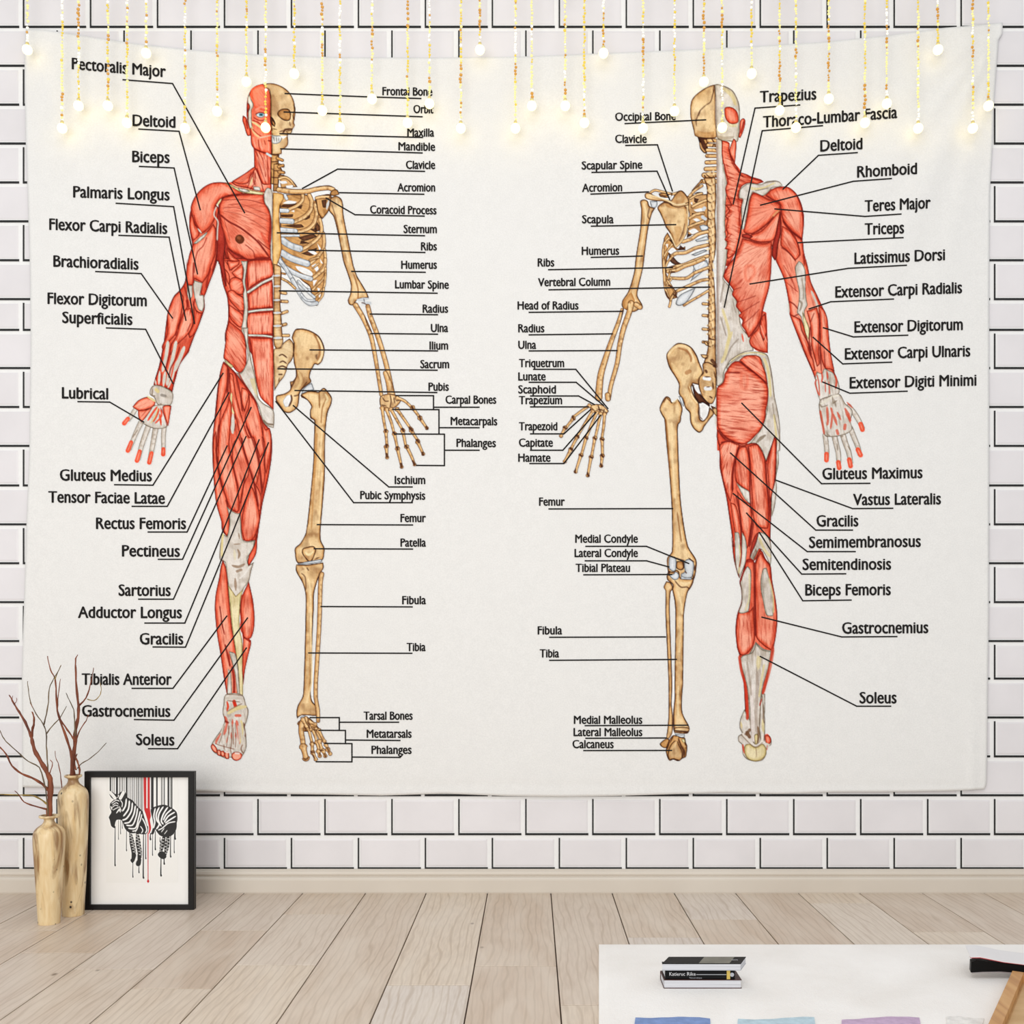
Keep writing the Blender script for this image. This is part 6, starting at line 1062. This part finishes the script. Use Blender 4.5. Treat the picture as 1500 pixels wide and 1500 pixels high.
def folder():
    """thick black folder under a curling white magazine, resting on the tray rim"""
    black = flat('black_folder', rgb(12, 12, 12), .5, .15, 40, Specular_IOR_Level=.15); grey = flat('grey_folder_edge', rgb(150, 142, 142), .5); white = flat('magazine_paper', rgb(240, 238, 238), .5, .01); red = flat('red_magazine_edge', rgb(176, 62, 70), .5)
    d = 2.165; k = d/FPX; y0 = d-DW; P = lambda px, py, y: ((px-778)*(d+y)/FPX, y0+y, CAMH-(py-954)*(d+y)/FPX)
    def ribbon(name, low, high, depth, m, parent, y_=0):
        n = len(low); v = []
        for (a, b), (c, e) in zip(low, high): v += [P(a, b, y_), P(c, e, y_)]
        v2 = [(p[0]+.3*depth, p[1]+depth, p[2]) for p in v]; N_ = len(v); v = v+v2; f = []
        for i in range(n-1):
            a = 2*i; f += [(a, a+2, a+3, a+1), (N_+a+1, N_+a+3, N_+a+2, N_+a), (a+1, a+3, N_+a+3, N_+a+1), (a, N_+a, N_+a+2, a+2)]
        f += [(0, 1, N_+1, N_), (N_-2, 2*N_-2, 2*N_-1, N_-1)]
        return mesh(name, v, f, m, parent)
    o = ribbon('black_folder', [(1422, 1424.6), (1440, 1423.6), (1465, 1423.2), (1500, 1425.6), (1540, 1430)], [(1422.5, 1409.5), (1430, 1407), (1452, 1409.5), (1500, 1414), (1540, 1418)], .022, black, None)
    tag(o, 'thick black folder lying across the tray rim under the magazine', 'folder'); ribbon('cover_edge', [(1424, 1426), (1440, 1424.9), (1465, 1424.8), (1500, 1427.2), (1540, 1431.6)], [(1424, 1424.7), (1440, 1423.7), (1465, 1423.3), (1500, 1425.7), (1540, 1430.1)], .03, grey, o)
    o = ribbon('magazine', [(1421.5, 1402.6), (1436, 1402.4), (1450, 1405.2), (1470, 1409.4), (1500, 1413.2), (1540, 1417.2)], [(1421.5, 1401.6), (1436, 1401.2), (1450, 1403.8), (1470, 1408.2), (1500, 1412.4), (1540, 1416.6)], .085, white, None, -.002)
    tag(o, 'white magazine with red edge curling over the black folder', 'magazine'); ribbon('red_edge', [(1421.5, 1403.6), (1436, 1403.6), (1450, 1406.4), (1470, 1410.2), (1500, 1413.8), (1540, 1417.6)], [(1421.5, 1402.7), (1436, 1402.5), (1450, 1405.3), (1470, 1409.5), (1500, 1413.3), (1540, 1417.3)], .012, red, o, -.0025)
folder()
# ---------------------------------------------------------------- strings of glitter beads with a lamp at the end
STR = [(40,73),(91,188),(115,155),(158,155),(186,180),(214,78),(271,188),(318,163),(361,120),(389,187),(431,108),(472,162),(498,187),(545,145),(597,180),(629,152),(675,188),(703,73),(755,188),(779,155),(828,155),(856,180),(884,78),(942,188),(988,163),(1031,120),(1058,187),(1101,108),(1142,162),(1166,187),(1214,145),(1267,180),(1299,152),(1345,188),(1374,73),(1425,188),(1448,155)]
def lights():
    def bead(name, c, e):
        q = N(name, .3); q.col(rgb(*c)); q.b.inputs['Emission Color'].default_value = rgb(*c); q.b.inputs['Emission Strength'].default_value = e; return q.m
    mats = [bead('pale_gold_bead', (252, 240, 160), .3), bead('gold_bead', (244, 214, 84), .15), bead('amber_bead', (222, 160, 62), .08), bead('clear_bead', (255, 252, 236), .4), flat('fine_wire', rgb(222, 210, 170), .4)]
    lamp = N('lit_bulb', .3); lamp.col(rgb(255, 250, 235)); lamp.b.inputs['Emission Color'].default_value = (1, .78, .2, 1); lamp.b.inputs['Emission Strength'].default_value = 2.5; cap = flat('bulb_cap', rgb(226, 206, 140), .35)
    YS = -.055; random.seed(11)
    ico = [(0, 0, 1), (.894, 0, .447), (.276, .851, .447), (-.724, .526, .447), (-.724, -.526, .447), (.276, -.851, .447), (.724, .526, -.447), (-.276, .851, -.447), (-.894, 0, -.447), (-.276, -.851, -.447), (.724, -.526, -.447), (0, 0, -1)]
    fi = [(0,1,2),(0,2,3),(0,3,4),(0,4,5),(0,5,1),(1,6,2),(2,7,3),(3,8,4),(4,9,5),(5,10,1),(6,7,2),(7,8,3),(8,9,4),(9,10,5),(10,6,1),(11,7,6),(11,8,7),(11,9,8),(11,10,9),(11,6,10)]
    zt = W(0, -46, YS)[2]; d = DW+YS; k = d/FPX
    g = G(); g.tube([((-60-778)*k, YS, zt+.002), ((778-778)*k, YS, zt+.002), ((1600-778)*k, YS, zt+.002)], [.0025]*3, 8); hw_ = g.build('hanging_wire', [mats[4]])
    for px in (-50, 1590): h = G(); h.tube([((px-778)*k, 0, zt+.002), ((px-778)*k, YS, zt+.002)], [.003, .003], 8); h.build('wall_hook', [cap], hw_)
    tag(hw_, 'thin horizontal wire above the picture that carries the light strings', 'wire')
    b0 = G(); b0.lathe([(.0006, -.0142)]+[(.0138*math.sin(a), -.0138*math.cos(a)) for a in np.linspace(.15, 2.75, 12)], 20, cap=True); bm = b0.build('bulb', [lamp.m], None, True)
    bulb_me = bm.data; bpy.data.objects.remove(bm)
    c0 = G(); c0.lathe([(.0045, .0115), (.0052, .015), (.0045, .0205), (.0018, .0225)], 12); cm = c0.build('bulb_cap', [cap], None, True); cap_me = cm.data; bpy.data.objects.remove(cm)
    o_ = sorted(STR); names = ['']*len(o_)
    spots_ = ['over the left edge of the tapestry', 'over the start of the word Pectoralis', 'crossing the P of Pectoralis', 'crossing the middle of the word Pectoralis', 'ending left of the word Deltoid', 'above the word Major', 'ending right of the left-hand word Deltoid', 'left of the muscle face, above the long leader line', 'just above the left of the muscle head', 'hanging over the eye of the muscle face', 'just right of the front skull', 'second to the right of the front skull', 'third to the right of the front skull', 'left of the words Frontal Bone', 'crossing the words Frontal Bone', 'ending between Frontal Bone and Orbit', 'first to the right of the word Orbit', 'in the middle gap between the two figures', 'long one right of the middle gap', 'second long one right of the middle gap', 'third one right of the middle gap', 'over the gap above the word Clavicle', 'left above the words Occipital Bone', 'crossing the words Occipital Bone', 'just left of the back of the skull', 'above the left side of the rear skull', 'hanging over the middle of the rear skull', 'right above the rear skull, left of Trapezius', 'crossing the left part of the word Trapezius', 'crossing the z of Trapezius', 'just right of the word Trapezius', 'crossing the start of the word Fascia', 'above the end of the word Fascia', 'right of the word Fascia', 'over the creases of the upper right corner', 'second from the right edge of the tapestry', 'over the right edge of the tapestry']
    for n_, (px, py) in enumerate(o_):
        ln = 'short' if py < 112 else ('long' if py > 170 else 'medium-length')
        z = CAMH-(py-954)*k; t = thing('light_string', '%s gold bead light string %s'%(ln, spots_[n_]), 'string light', ((px-778)*k, YS, z), group='glitter light strings hanging from the top')
        o = bpy.data.objects.new('bulb', bulb_me); COL.objects.link(o); o.parent = t
        c = bpy.data.objects.new('bulb_cap', cap_me); COL.objects.link(c); c.parent = o
        g = G(); L = zt-z; g.tube([(0, 0, .021), (0, 0, L)], [.0007, .0007], 5, 4); y = .0255; tone = random.random(); run = 0; m = 0
        while y < L-.004:
            if run <= 0: run = random.randint(2, 7); m = random.choices([0, 1, 2, 3], [5, 3.6+2*math.sin(n_*2.1), 1.7, 1.8])[0]
            run -= 1; r = (.0026+random.random()*.0022)*(1.15 if m == 2 else 1); j = (random.random()-.5)*.0035
            m2 = m if random.random() > .25 else random.choice([0, 0, 1, 3, 2])
            g.add([(j+a*r, b*r*.8, y+c_*r) for a, b, c_ in ico], fi, m2); y += r*1.8+random.random()*.0022+(.005 if random.random() < .09 else 0)
        g.build('bead_string', mats, t)
lights()
